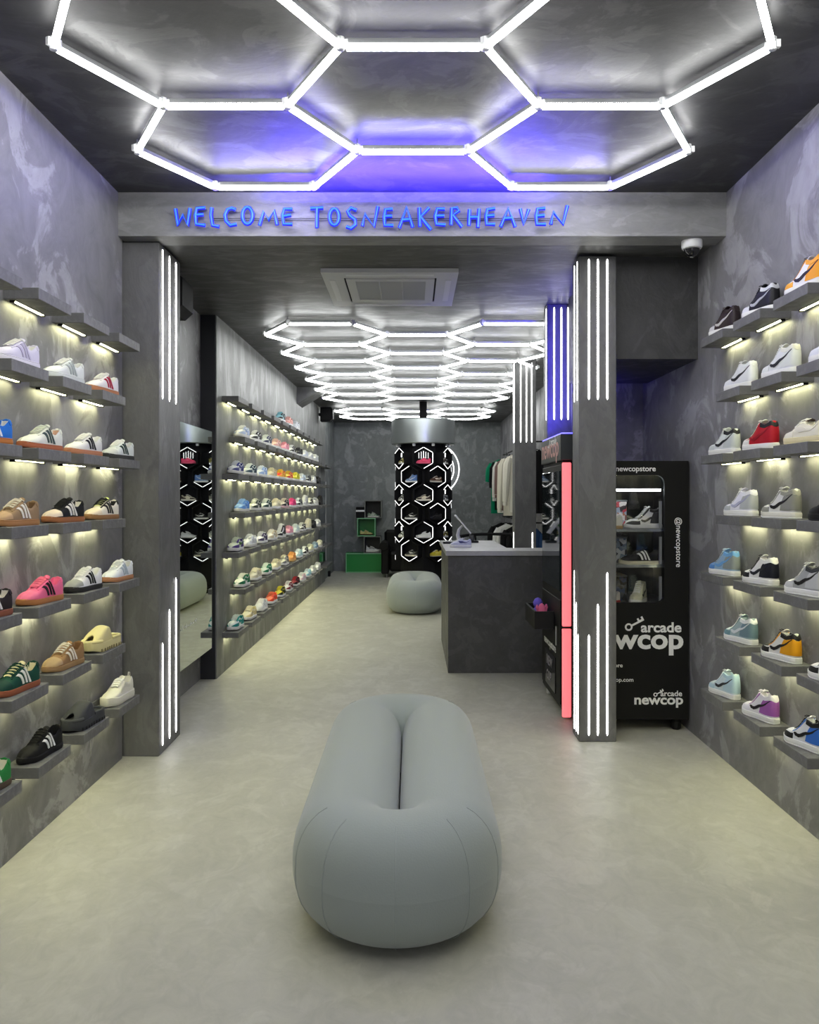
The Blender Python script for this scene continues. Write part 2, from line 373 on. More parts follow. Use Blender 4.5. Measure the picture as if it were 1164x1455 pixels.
# ================================================================= BENCH POUFS
def pouf(label, X, y1, y2):
    t = thing('pouf_bench', label, 'bench', (X, (y1+y2)/2, 0)); h = (y2-y1)/2; R = .176
    path = []
    for k in range(10): path.append((R, -h+2*h*k/10, (1, 0)))
    for k in range(24): a = math.pi*k/24; path.append((R*math.cos(a), h+R*math.sin(a), (math.cos(a), math.sin(a))))
    for k in range(10): path.append((-R, h-2*h*k/10, (-1, 0)))
    for k in range(24): a = math.pi+math.pi*k/24; path.append((R*math.cos(a), -h+R*math.sin(a), (math.cos(a), math.sin(a))))
    G = []; sec = 36
    for x, y, n in path:
        row = []
        for k in range(sec+1):
            a = 2*math.pi*k/sec; c = math.cos(a); s_ = math.sin(a)
            e = .86; u = math.copysign(abs(c)**e, c)*.1745; v = math.copysign(abs(s_)**e, s_)*.198
            if v < -.1: v = -.1-(-.1-v)*.95
            row.append((x+n[0]*u, y+n[1]*u, .198+v))
        G.append(row)
    G = [[(p[0], p[1], max(p[2], .002)) for p in r] for r in G]
    MB().grid(G, True).build('cushion_ring', mat('velvet_grey', (.33, .37, .35), .85, spec=.15, bump=.15, bs=180), t, True).data
    m = bpy.data.materials['velvet_grey']; m.node_tree.nodes['Principled BSDF'].inputs['Sheen Weight'].default_value = .35
    for sgn in (-1, 1):
        for ang in (-68, -40, 0, 40, 68):
            a = math.radians(ang); n = (math.sin(a), sgn*math.cos(a)); cx, cy = n[0]*R, sgn*h+n[1]*R
            pts = []
            for k in range(-9, 8):
                b_ = math.pi/2*k/9.; c = math.cos(b_); s_ = math.sin(b_)
                u = c**.86*.1752; v = math.copysign(abs(s_)**.86, s_)*.1987
                pts.append((cx+n[0]*u, cy+n[1]*u, max(.003, .198+v)))
            MB().tube(pts, .0011, 5).build('seam', mat('seam_thread', (.37, .41, .39), .8), t)
    MB().bbox(-.12, .12, -h-.05, h+.05, 0, .05, .01).build('base', BLACKM, t)
pouf('large grey velvet bench pouf in the middle of the front floor', -.05, 2.75, 3.95)
pouf('smaller looking grey velvet pouf farther back before the hexagon display tower', .035, 9.86, 10.77)

# ================================================================= SHOE KINDS
def smooth(a, b, x):
    t = max(0., min(1., (x-a)/(b-a))); return t*t*(3-2*t)
def lerp_tab(tab, x):
    if x <= tab[0][0]: return tab[0][1]
    for (x0, y0), (x1, y1) in zip(tab, tab[1:]):
        if x <= x1:
            # cosine-eased piece
            f = (x-x0)/(x1-x0); return y0+(y1-y0)*f
    return tab[-1][1]
WT = [(0, .0), (.003, .009), (.010, .016), (.022, .0215), (.045, .027), (.09, .0315), (.2, .0345), (.35, .0345), (.5, .039), (.62, .0445), (.72, .047), (.8, .0455), (.87, .040), (.93, .031), (.97, .021), (.99, .012), (1, .004)]
KIND = {
 'low':   dict(L=.285, zb=.020, z=[(0,.090),(.02,.098),(.05,.100),(.12,.086),(.22,.070),(.31,.074),(.38,.090),(.43,.097),(.5,.088),(.6,.072),(.7,.058),(.82,.050),(.92,.040),(.98,.028),(1,.022)], c1=.34, wf=.94),
 'dunk':  dict(L=.285, zb=.027, z=[(0,.096),(.02,.104),(.05,.106),(.12,.094),(.22,.080),(.32,.086),(.42,.108),(.5,.104),(.6,.088),(.7,.072),(.82,.064),(.92,.054),(.98,.042),(1,.034)], c1=.34, wf=1.0),
 'high':  dict(L=.285, zb=.026, z=[(0,.140),(.015,.148),(.04,.152),(.12,.144),(.22,.136),(.31,.142),(.38,.150),(.44,.130),(.52,.104),(.60,.083),(.70,.068),(.84,.064),(.92,.055),(.98,.042),(1,.034)], c1=.34, wf=1.0),
 'runner':dict(L=.29, zb=.034, z=[(0,.100),(.02,.112),(.05,.118),(.12,.100),(.25,.090),(.34,.098),(.42,.110),(.5,.100),(.6,.082),(.7,.068),(.82,.060),(.92,.050),(.98,.040),(1,.036)], c1=.32, wf=1.02),
}
TS = [0, .003, .007, .013, .022, .035, .055, .08, .12, .16, .2, .24, .28, .31, .33, .35, .37, .4, .44, .48, .52, .56, .6, .65, .7, .75, .8, .84, .88, .91, .94, .96, .975, .987, .995, 1]
def surf(kind):
    K = KIND[kind]; L = K['L']; zb = K['zb']; sm_ = .45
    def P(t, s):
        w = lerp_tab(WT, t)*K['wf']; zt = lerp_tab(K['z'], t)
        tb = t*.975+.012
        narrow = .70 if kind != 'high' else .66+.08*(1-smooth(.3, .5, t))
        rim = w*(narrow if t < .45 else narrow + (.52-narrow)*smooth(.45, .65, t))
        if t > .9: rim *= 1-.5*smooth(.9, 1, t)
        cc = smooth(.03, .07, t)*(1-smooth(K['c1'], K['c1']+.05, t))
        a = abs(s); sg = 1 if s >= 0 else -1
        # top-line leans the collar back over the heel
        lean = (.010 if kind != 'high' else .012)*(1-smooth(0, .25, t))
        if a < sm_:
            f = a/sm_
            depth = (zt-zb)*.72
            z = zt + (1-f*f)*.006*(1-cc) - cc*depth*(1-f**4); y = rim*f
            x = (tb-.5)*L + lean
        else:
            u = (a-sm_)/(1-sm_); c = max(0, math.cos(u*math.pi/2)); sn = math.sin(u*math.pi/2)
            z = zb + (zt-zb)*c**.75
            y = rim + (w-rim)*sn**(.9 if t > .4 else 1.1)
            if kind == 'high' and t < .42: y -= .004*math.sin(min(1, u*1.6)*math.pi)*(1-smooth(.3, .42, t))*min(1, t/.08)
            x = (tb-.5)*L + lean*(c**1.6) - .006*(1-smooth(0, .15, t))*math.sin(u*math.pi)
        return Vector((x, y*sg + .004*math.sin(t*math.pi)*0, z))
    return P
def nrm(P, t, s):
    if t < .004 and abs(s) > .45: return Vector((-1, .0, .0))
    e = .01; t0 = max(.0, t-e); t1 = min(1., t+e); s0 = max(-1, s-.02); s1 = min(1, s+.02)
    n = (P(t1, s)-P(t0, s)).cross(P(t, s1)-P(t, s0))
    if n.length < 1e-9: return Vector((0, 0, 1))
    n.normalize()
    c = Vector(((t-.5)*.28, 0, .03))
    if abs(s) >= .45 and n.dot(P(t, s)-c) < 0: n = -n
    if abs(s) < .45 and n.z < 0: n = -n
    return n
def patch(P, f, nu, nv, off=.0015, skirt=True):
    """f(i,j) in 0..1 -> (t,s); raised panel with a skirt"""
    G = []
    for i in range(nu+1):
        row = []
        for j in range(nv+1):
            t, s = f(i/nu, j/nv); row.append(P(t, s)+nrm(P, t, s)*off)
        G.append(row)
    if skirt:
        def down(i, j):
            t, s = f(i/nu, j/nv); return P(t, s)-nrm(P, t, s)*.001
        top = [[down(0, j) for j in range(nv+1)]]; bot = [[down(nu, j) for j in range(nv+1)]]
        G = top+G+bot
        G = [[down(min(max(i-1, 0), nu), 0)]+r+[down(min(max(i-1, 0), nu), nv)] for i, r in enumerate(G)]
    return MB().grid(G)
def both(fn):
    b = MB()
    for sg in (1, -1):
        q = fn(sg); b.add(q.v, q.f)
    return b
U = lambda u: .45+.55*u     # u: 0 rim .. 1 sole
def rect(t0, t1, u0, u1, sg, sl=0):
    return lambda a, c: (t0+(t1-t0)*a + sl*c, sg*U(u0+(u1-u0)*c))
def sole(kind, z0, z1, grow, lift=.006, flat=False):
    K = KIND[kind]; L = K['L']; n = len(TS); out = []
    for sg in (1, -1):
        seq = TS if sg == 1 else list(reversed(TS))
        for t in seq:
            if sg == -1 and t in (0, 1): continue
            w = lerp_tab(WT, t)*K['wf'] + grow
            x = ((t*.975+.012)-.5)*L; x += (grow if t > .97 else 0) - (grow if t < .02 else 0)
            lz = lift*smooth(.8, 1, t)
            out.append((x, w*sg, lz))
    m = MB(); n = len(out); zs = [(z0, -.0015), (z0+.003, 0), ((z0+z1)/2, .0012), (z1-.002, 0), (z1, -.003)]
    vs = []
    for z, gr in zs:
        for x, y, lz in out:
            r = math.hypot(x, y) or 1
            vs.append((x+gr*x/r*.6, y+gr*(1 if y > 0 else -1), z+lz))
    fs = [tuple(reversed(range(n))), tuple(range((len(zs)-1)*n, len(zs)*n))]
    for i in range(len(zs)-1):
        for k in range(n): fs.append((i*n+k, i*n+(k+1) % n, (i+1)*n+(k+1) % n, (i+1)*n+k))
    return m.add(vs, fs)
def laces(P, ts, w=.40, r=.0026, criss=True):
    b = MB()
    for i, t in enumerate(ts):
        for dt in ((-.012, .012) if criss else (0,)):
            pts = []
            for k in range(7):
                s = -w+2*w*k/6; tt = t+dt*(k/3-1); pts.append(P(tt, s)+nrm(P, tt, s)*.0075)
            b.tube(pts, r, 5)
    t = ts[0]-.02
    for sg in (1, -1):      # bow
        c = P(t, 0)+Vector((0, 0, .010))
        b.tube([c, c+Vector((.006, .012*sg, .004)), c+Vector((.012, .022*sg, -.002)), c+Vector((.008, .014*sg, -.004)), c], r*.8, 5)
    return b
def tongue(P, t0, t1, w, rise, thick=.006):
    b = MB(); G = []; H = []
    n = 8
    for i in range(n+1):
        f = i/n; row = []; row2 = []
        for j in range(7):
            s = -w+2*w*j/6
            if f < .3:      # standing tip
                q = (f/.3); base = P(t0, s); d = Vector((-.016*(1-q), 0, rise*(1-q)*(1-.25*(j/3-1)**2)))
                p = base+d+Vector((0, 0, .004)); nn = Vector((.6, 0, .6))
            else:
                t = t0+(t1-t0)*(f-.3)/.7; nn = nrm(P, t, s); p = P(t, s)+nn*.0045
            row.append(p); row2.append(p-nn*thick)
        G.append(row); H.append(row2)
    b.grid(G); b.grid(H)
    for k in (0, 6): b.grid([[G[i][k], H[i][k]] for i in range(n+1)])
    b.grid([[G[0][j], H[0][j]] for j in range(7)])
    return b
def upper_mesh(P):
    ss = [-1, -.93, -.86, -.78, -.7, -.62, -.54, -.47, -.43, -.3, -.15, 0, .15, .3, .43, .47, .54, .62, .7, .78, .86, .93, 1]
    G = [[P(t, s) for s in ss] for t in TS]
    b = MB().grid(G); b.f.append(tuple(range(len(ss)))); n0 = (len(TS)-1)*len(ss); b.f.append(tuple(range(n0, n0+len(ss))))
    return b
SHOE = {}
def swoosh(P, sg, off=.0028, k=1.0):
    if k > 1:
        up = [(.05, .47), (.17, .60), (.29, .70), (.40, .765), (.48, .775), (.54, .72), (.60, .53)]
        lo = [(.05, .50), (.17, .67), (.30, .79), (.42, .875), (.51, .89), (.58, .80), (.625, .57)]
    else:
        up = [(.05, .38), (.17, .48), (.29, .555), (.40, .60), (.47, .595), (.53, .52), (.60, .34)]
        lo = [(.05, .40), (.17, .58), (.30, .71), (.42, .82), (.51, .83), (.57, .70), (.615, .38)]
    def f(a, c):
        x = a*6; i = min(5, int(x)); q = x-i
        A = [up[i][m]+(up[i+1][m]-up[i][m])*q for m in (0, 1)]; B = [lo[i][m]+(lo[i+1][m]-lo[i][m])*q for m in (0, 1)]
        return (A[0]+(B[0]-A[0])*c, sg*U(A[1]+(B[1]-A[1])*c))
    return patch(P, f, 12, 2, off)
def build_kind(kind):
    d = {}; P = surf(kind); K = KIND[kind]; zb = K['zb']; c1 = K['c1']
    d['upper'] = upper_mesh(P)
    d['lining'] = patch(P, lambda a, c: (.04+(c1+.02-.04)*a, -.47+.94*c), 12, 10, .0012, False)
    if kind == 'low':
        d['outsole'] = sole(kind, 0, .0215, .003); d['midsole'] = sole(kind, .019, .0255, .0022)
        d['toe_panel'] = patch(P, lambda a, c: (.745+.245*a - .0*c, -.93+1.86*c), 10, 16, .0016)
        d['eyestay'] = both(lambda sg: patch(P, rect(.36, .68, -.06, .17, sg), 8, 2, .002))
        d['heel_tab'] = patch(P, lambda a, c: (.0+.07*a, -.62+1.24*c) , 4, 2, .0022) if False else both(lambda sg: patch(P, lambda a, c: (.0+.09*a*a, sg*U(.5*c)), 6, 4, .0022))
        for i in range(3):
            for q, sg in enumerate((1, -1)):
                d['stripe%d' % (i+3*q)] = patch(P, (lambda a, c, i=i, sg=sg: (.565-.085*i-.11*c+.043*a, sg*U(.20+.74*c))), 2, 8, .0030)
        d['laces'] = laces(P, (.42, .47, .52, .57, .62), .40, .0024); d['tongue'] = tongue(P, .39, .66, .30, .016)
    else:
        d['outsole'] = sole(kind, 0, .008, .004); d['midsole'] = sole(kind, .006, zb+.006, .004)
        if kind in ('dunk', 'high'):
            d['toe_panel'] = both(lambda sg: patch(P, lambda a, c: (.64+.355*a+.0*c, sg*U((.62-.34*a)+(.96-(.62-.34*a))*c)), 12, 3, .0022))
            d['toe_box'] = patch(P, lambda a, c: (.68+.27*a, -.66+1.32*c), 10, 12, .0012)
            d['eyestay'] = both(lambda sg: patch(P, rect(.36, .67, -.08, .34, sg, .02), 8, 3, .0020))
            d['heel_panel'] = both(lambda sg: patch(P, lambda a, c: (.0+a*a*(.26+.10*c), sg*U((.40 if kind == 'dunk' else .47)+(.96-(.40 if kind == 'dunk' else .47))*c)), 10, 5, .0022))
            d['swoosh0'] = swoosh(P, 1, .0040, 2 if kind == 'high' else 1); d['swoosh1'] = swoosh(P, -1, .0040, 2 if kind == 'high' else 1)
            if kind == 'high':
                d['collar'] = both(lambda sg: patch(P, lambda a, c: (.0+.36*a**1.6, sg*U(-.04+.50*c)), 14, 5, .0038))
                d['laces'] = laces(P, (.42, .47, .52, .57, .62, .66), .42, .0026); d['tongue'] = tongue(P, .39, .68, .30, .010)
            else:
                d['collar'] = both(lambda sg: patch(P, lambda a, c: (.0+.34*a**1.6, sg*U(-.04+.22*c)), 12, 2, .0034))
                d['laces'] = laces(P, (.42, .48, .54, .60, .65), .42, .0026); d['tongue'] = tongue(P, .39, .68, .30, .010)
        else:
            d['midsole'] = sole(kind, .004, zb+.010, .007, .010)
            d['side_panel'] = both(lambda sg: patch(P, rect(.22, .62, .38, .66, sg, .03), 8, 3, .0022))
            d['heel_loop'] = MB().tube([P(.012, 0)+Vector((0, 0, -.01)), P(.012, 0)+Vector((-.012, 0, .004)), P(.012, 0)+Vector((-.010, 0, .020)), P(.02, 0)+Vector((.002, 0, .020)), P(.03, 0)+Vector((.004, 0, 0))], .003, 6)
            d['laces'] = laces(P, (.40, .45, .50, .55, .60), .36, .0034); d['tongue'] = tongue(P, .37, .62, .30, .022)
    SHOE[kind] = {k: v.mesh(k.rstrip('012345'), True) for k, v in d.items()}
for k in KIND: build_kind(k)
# foam slide
def build_slide():
    KIND['slide'] = dict(L=.285, zb=.045, z=[(0,.05),(.1,.052),(.35,.058),(.42,.105),(.5,.112),(.6,.104),(.7,.092),(.8,.078),(.88,.066),(.95,.055),(1,.048)], c1=.0, wf=1.08)
    P = surf('slide'); d = {}
    d['sole'] = sole('slide', 0, .045, .004, .012)
    d['footbed'] = sole('slide', .043, .0475, -.006, .010)
    G = []; H = []
    for i in range(15):
        t = .36+.50*i/14; r = []; r2 = []
        for j in range(25):
            s = -1+2*j/24; tt = t
            tt = .36+(.60-(.15*(1-(abs(s)/.6)**2) if abs(s) < .6 else 0))*i/14      # scooped toe opening
            if abs(s) > .5: tt = tt - .06*(abs(s)-.5)*(1-i/14)
            p = P(tt, s); c = Vector((p.x, 0, .05)); r.append(p); q = c+(p-c)*.86; r2.append(q)
        G.append(r); H.append(r2)
    b = MB().grid(G); b.grid(H)
    for i in (0, 14): b.grid([[G[i][j], H[i][j]] for j in range(25)])
    d['strap'] = b
    lip = []
    for t in TS:
        if t < .80: continue
        lip.append(Vector((((t*.975+.012)-.5)*.285-.004, lerp_tab(WT, t)*1.08, .052)))
    b = MB(); b.tube(lip+[Vector((p.x, -p.y, p.z)) for p in reversed(lip)], .009, 8); d['toe_lip'] = b
    heel = []
    for t in reversed(TS):
        if t > .38: continue
        heel.append(Vector((((t*.975+.012)-.5)*.285+.004, lerp_tab(WT, t)*1.06, .050)))
    b = MB(); b.tube(heel+[Vector((p.x, -p.y, p.z)) for p in reversed(heel)], .008, 8); d['heel_rim'] = b
    b = MB()
    for i in range(9):
        for sg in (1, -1):
            x = -.12+.026*i; t = (x/.285+.5-.012)/.975; w = lerp_tab(WT, t)*1.08+.0045
            b.box(x-.0035, x+.0035, w*sg-.002, w*sg+.002, .002, .016)
    d['tread_groove'] = b
    SHOE['slide'] = {k: v.mesh(k, True) for k, v in d.items()}
build_slide()
DEF = dict(base=(225,225,222), toe=None, over=None, mark=(30,30,32), lin=(225,225,220), tong=None, lace=(235,235,232), mid=(236,236,232), out=(236,236,232), col=None, toebox=None)
def make_shoe(kind, c, loc, rz, label, group=None, sc=1.0, parts=None):
    c = {**DEF, **c}
    over = c['over'] or c['base']; toe = c['toe'] or over; tb = c['toebox'] or c['base']; tong = c['tong'] or c['base']; col = c['col'] or over
    cm = dict(upper=c['base'], lining=c['lin'], toe_panel=toe, eyestay=over, heel_tab=over, heel_panel=over, toe_box=tb, laces=c['lace'], tongue=tong,
              midsole=c['mid'], outsole=c['out'], stripe=c['mark'], swoosh=c['mark'], collar=col,
              side_panel=c['mark'], heel_loop=over, sole=c['base'], strap=c['base'], footbed=c['lin'], toe_lip=c['base'], heel_rim=c['base'], tread_groove=c['out'])
    nm = {'low': 'low_sneaker', 'dunk': 'low_sneaker', 'high': 'high_top_sneaker', 'runner': 'running_shoe', 'slide': 'foam_slide'}[kind]
    t = thing(nm, label, 'slide' if kind == 'slide' else 'sneaker', loc, rz, group, sc)
    for k, me in SHOE[kind].items():
        kk = k.rstrip('012345')
        if parts and kk not in parts: continue
        pn = {'swoosh': 'side_mark'}.get(kk, kk)
        rough = .75 if (kind == 'low' or kind == 'slide') else .5
        link(pn, me, shoe_mat(cm[kk], rough), t)
    return t
# ================================================================= SHELVES
BOARD = {}
def shelf(loc, length, depth, side, label, group, lit=True, th=.043):
    """loc: near wall-side top corner; side +1: board grows to +X (left wall)"""
    t = thing('wall_shelf', label, 'shelf', loc, 0, group)
    k = (length, depth, side)
    if k not in BOARD:
        x0, x1 = (0, depth) if side > 0 else (-depth, 0)
        bm = MB().bbox(x0, x1, 0, length, -th, 0, .0015).mesh('board')
        w = .03
        xa = .016 if side > 0 else -.016-.020; e = .024 if length < .33 else .045
        sm = MB().box(xa+.003, xa+.017, e, length-e, -th-.0030, -th-.0022).mesh('light_strip')
        hm = MB().box(xa, xa+.020, e-.004, length-e+.004, -th-.0022, -th-.0001)  # dark housing and end caps added to shield the strip's light
        for q in (e-.006, length-e+.001): hm.box(xa, xa+.020, q, q+.005, -th-.009, -th-.0001)
        hm = hm.mesh('strip_shield')
        BOARD[k] = (bm, sm, hm)
    link('board', BOARD[k][0], P_SHELF, t)
    if lit: link('light_strip', BOARD[k][1], EMS, t); link('strip_shield', BOARD[k][2], BLACKM, t)
    return t
HL = [2.19, 1.887, 1.583, 1.29, .978, .676, .372]
HR = [2.222, 1.914, 1.611, 1.306, 1.003, .700, .392]
GUM = (168,112,72); OFF = (226,222,205)
A = lambda **k: k
LEFT = {
 (1, -1): None,
 (1, 0): ('low', A(base=(212,208,224), mark=(190,184,208), mid=(225,222,230), out=(225,222,230)), 'pale lilac low sneaker with tonal stripes'),
 (1, 1): ('low', A(base=(222,226,220), mark=(176,184,180), mid=(220,224,218), out=(215,220,214)), 'white low sneaker with light grey stripes'),
 (1, 2): ('low', A(base=(226,224,224), mark=(176,42,72), mid=(200,140,100), out=(190,128,90)), 'white low sneaker with crimson stripes and gum sole'),
 (2, -1): ('low', A(base=(30,110,200), mark=(235,235,235), mid=(190,120,60), out=(190,120,60)), 'bright blue low sneaker cut by the left picture edge'),
 (2, 0): ('low', A(base=(220,222,212), mark=(72,88,86), lin=(214,176,150), mid=(178,104,70), out=(178,104,70), lace=(205,210,200)), 'white low sneaker with dark grey-green stripes, peach lining'),
 (2, 1): ('low', A(base=(222,222,218), mark=(35,36,44), mid=(190,128,94), out=(190,128,94)), 'white low sneaker with black stripes and gum sole'),
 (2, 2): ('low', A(base=(216,222,218), toe=(200,204,200), mark=(48,66,66), mid=(70,70,68), out=(60,62,60)), 'white low sneaker with dark green stripes and black sole'),
 (3, 0): ('low', A(base=(148,122,92), toe=(176,146,112), mark=(232,226,214), lace=(216,208,196), lin=(112,86,60), mid=(172,124,78), out=(172,124,78)), 'brown suede low sneaker with cream stripes'),
 (3, 1): ('low', A(base=(22,22,24), toe=(212,196,178), mark=(234,230,222), lin=(224,220,210), lace=(28,28,30), mid=(160,104,66), out=(160,104,66)), 'black low sneaker with white stripes, pale toe and gum sole'),
 (3, 2): ('low', A(base=(226,220,204), over=(26,26,28), toe=(220,206,182), mark=(30,30,32), tong=(196,206,130), lin=(30,30,30), lace=(30,30,32), mid=(150,110,70), out=(150,110,70)), 'cream low sneaker with black stripes and lime tongue'),
 (4, -1): ('low', A(base=(34,26,28), mark=(226,222,214), lin=(222,216,206), mid=(140,84,62), out=(140,84,62)), 'black low sneaker cut by the left picture edge'),
 (4, 0): ('low', A(base=(226,104,142), over=(236,110,150), toe=(226,112,146), mark=(34,22,28), lin=(240,120,158), lace=(242,128,158), mid=(176,118,70), out=(176,118,70)), 'bright pink low sneaker with black stripes and gum sole'),
 (4, 1): ('low', A(base=(226,226,226), toe=(150,152,148), mark=(26,26,28), mid=(50,50,50), out=(46,46,46)), 'white low sneaker with black stripes, grey toe and black sole'),
 (4, 2): ('low', A(base=(222,226,230), mark=(172,186,198), mid=(182,130,92), out=(182,130,92)), 'white low sneaker with pale silver stripes and gum sole'),
 (5, 0): ('low', A(base=(12,66,52), over=(10,56,46), mark=(232,230,220), lin=(224,216,180), tong=(224,214,170), lace=(16,60,50), mid=(150,88,60), out=(150,88,60)), 'dark green low sneaker with white stripes and cream lining'),
 (5, 1): ('low', A(base=(152,118,80), toe=(176,150,112), mark=(230,222,206), lin=(130,94,60), lace=(224,218,204), mid=(160,128,88), out=(160,128,88)), 'light brown low sneaker with white stripes and white laces'),
 (5, 2): ('slide', A(base=(212,202,150), lin=(150,138,92), out=(120,110,72)), 'cream yellow foam slide'),
 (6, -1): ('low', A(base=(40,130,62), mark=(232,230,220), lin=(230,226,210), mid=(90,76,62), out=(90,76,62)), 'grass green low sneaker with white stripes'),
 (6, 0): ('low', A(base=(14,14,16), over=(14,14,16), toe=(14,14,16), mark=(232,232,232), lin=(14,14,16), tong=(20,20,22), lace=(16,16,18), mid=(26,26,28), out=(22,22,24)), 'black low sneaker with white stripes and black sole'),
 (6, 1): ('slide', A(base=(62,64,68), lin=(44,46,48), out=(34,34,36)), 'dark grey foam slide'),
 (6, 2): ('runner', A(base=(222,220,206), over=(226,224,210), mark=(210,208,194), lin=(226,224,214), mid=(216,214,200), out=(210,208,194)), 'cream white knit running shoe'),
}
ROWN = ['top', 'second', 'third', 'fourth', 'fifth', 'sixth', 'lowest']
for r in range(7):
    odd = r % 2 == 0; base = 3.09 if odd else 2.88; ks = [-1, 0, 1, 2]
    if not odd: ks = [0, 1, 2]
    for i, k in enumerate(ks):
        y = base+.425*k; z = HL[r]
        shelf((XL, y, z), .295, .136, 1, 'lit grey wall shelf, %s from the camera in the %s row, front left wall' % (ORD[i], ROWN[r]), 'floating shelves on the front left wall')
        q = LEFT.get((r, k))
        if q:
            kind, c, lab = q
            make_shoe(kind, c, (XL+.074, y+.148, z), -math.pi/2-.17+random.uniform(-.03, .03), lab+', %s row' % ROWN[r], 'shoes on the front left wall', .90 if kind != 'slide' else .95)
RIGHT = {
 (0, 2): ('high', A(base=(52,40,42), over=(46,36,38), mark=(200,196,194), lace=(60,46,46), lin=(40,30,32), toebox=(210,208,206), toe=(210,208,206)), 'dark brown high-top sneaker with a white sole'),
 (0, 1): ('high', A(base=(30,30,34), over=(30,30,34), mark=(178,180,186), col=(212,214,216), lin=(40,40,44), toebox=(222,222,226), toe=(222,222,226), lace=(30,30,34)), 'black high-top sneaker with white collar'),
 (0, 0): ('high', A(base=(232,232,236), over=(236,160,24), mark=(34,28,30), col=(236,162,28), lin=(30,26,30), toebox=(236,236,240), toe=(238,170,40), lace=(36,30,34)), 'orange yellow high-top sneaker with black side mark'),
 (1, 2): ('high', A(base=(226,228,232), over=(228,230,234), mark=(34,34,38), col=(222,224,228), lin=(26,26,28), lace=(226,228,232)), 'white high-top sneaker with black lining and side mark'),
 (1, 1): ('high', A(base=(222,224,226), over=(222,226,222), mark=(40,40,46), col=(218,218,206), lin=(214,212,196)), 'white high-top sneaker with cream collar and dark side mark'),
 (1, 0): ('high', A(base=(226,228,234), over=(226,228,234), mark=(190,192,200), lin=(210,212,218)), 'white high-top sneaker cut by the right picture edge'),
 (2, 2): ('high', A(base=(222,226,228), over=(198,204,204), mark=(40,42,48), col=(30,30,34), lin=(222,226,230)), 'white and pale grey high-top sneaker with black collar'),
 (2, 1): ('high', A(base=(178,22,40), over=(178,22,40), mark=(150,18,34), col=(26,28,32), lin=(190,200,194), tong=(200,208,202), toebox=(226,224,220), toe=(226,224,220), lace=(226,224,220)), 'deep red high-top sneaker with black collar'),
 (2, 0): ('dunk', A(base=(230,226,208), over=(226,222,204), mark=(224,220,204), lin=(70,48,40), tong=(60,44,38), toe=(226,222,204), toebox=(96,90,84), mid=(222,212,170), out=(220,208,160)), 'cream low sneaker with brown lining and yellowed sole'),
 (3, 2): ('high', A(base=(226,226,236), over=(184,188,190), mark=(176,178,206), col=(230,230,240), lin=(226,226,236)), 'white and light grey high-top sneaker with lilac side mark'),
 (3, 1): ('high', A(base=(222,222,218), over=(140,140,132), mark=(28,28,30), col=(150,150,140), lin=(28,28,30), lace=(216,216,210), toebox=(226,226,222), mid=(228,226,212)), 'speckled grey high-top sneaker with black lining'),
 (3, 0): ('dunk', A(base=(24,24,26), mark=(44,44,48), lin=(20,20,22), lace=(30,30,32), mid=(26,26,28), out=(26,26,28)), 'all black low sneaker cut by the right picture edge'),
 (4, 2): ('high', A(base=(148,178,206), over=(140,148,146), mark=(110,164,216), col=(112,166,216), lin=(112,160,204), toe=(92,142,204), toebox=(110,158,214), lace=(190,208,226)), 'sky blue and grey high-top sneaker'),
 (4, 1): ('high', A(base=(226,226,226), over=(24,26,38), mark=(34,36,46), col=(228,228,226), lin=(26,26,30), toe=(26,28,36), toebox=(228,228,228), lace=(24,24,30)), 'navy black and white high-top sneaker'),
 (4, 0): ('high', A(base=(168,170,170), over=(196,198,198), mark=(26,26,28), col=(56,58,62), lin=(28,28,30), toebox=(206,208,206), toe=(196,198,198), lace=(206,206,206)), 'grey high-top sneaker with charcoal collar and black side mark'),
 (5, 2): ('high', A(base=(160,180,184), over=(112,138,148), mark=(216,222,224), col=(226,230,232), lin=(30,52,74), toe=(112,150,160), toebox=(198,212,214)), 'faded blue-grey high-top sneaker with white collar'),
 (5, 1): ('high', A(base=(230,228,224), over=(232,162,26), mark=(24,22,24), col=(28,26,28), lin=(24,24,26), tong=(230,224,214), toe=(28,26,28), toebox=(30,28,30), lace=(26,24,26)), 'yellow, black and white high-top sneaker'),
 (5, 0): ('high', A(base=(226,226,226), over=(28,28,30), mark=(28,28,30), lin=(200,200,200), toe=(28,28,30)), 'black and white high-top sneaker cut by the right picture edge'),
 (6, 2): ('high', A(base=(206,222,228), over=(184,212,224), mark=(30,34,40), col=(176,206,220), lin=(228,234,236), toe=(188,214,224), toebox=(214,228,232), lace=(222,230,232)), 'ice blue high-top sneaker with black side mark'),
 (6, 1): ('high', A(base=(230,228,232), over=(160,92,172), mark=(30,24,32), col=(226,222,230), lin=(228,226,230), toe=(226,224,230), toebox=(232,230,234), lace=(222,218,226)), 'white and violet high-top sneaker'),
 (6, 0): ('high', A(base=(226,228,232), over=(52,110,200), mark=(20,20,24), col=(20,20,24), lin=(20,20,24), toe=(20,20,24), toebox=(226,228,232), lace=(24,24,28)), 'royal blue, white and black high-top sneaker'),
}
for r in range(7):
    odd = r % 2 == 0; base = 3.137 if odd else 2.93
    for k in range(3):
        y = base+.43*k; z = HR[r]
        shelf((XR, y, z), .30, .136, -1, 'lit grey wall shelf, %s from the camera in the %s row, right wall' % (ORD[k], ROWN[r]), 'floating shelves on the right wall')
        kind, c, lab = RIGHT[(r, k)]
        make_shoe(kind, c, (XR-.070, y+.150, z), math.pi/2+.22+random.uniform(-.03, .03), lab+', %s row' % ROWN[r], 'sneakers on the right wall', .81)
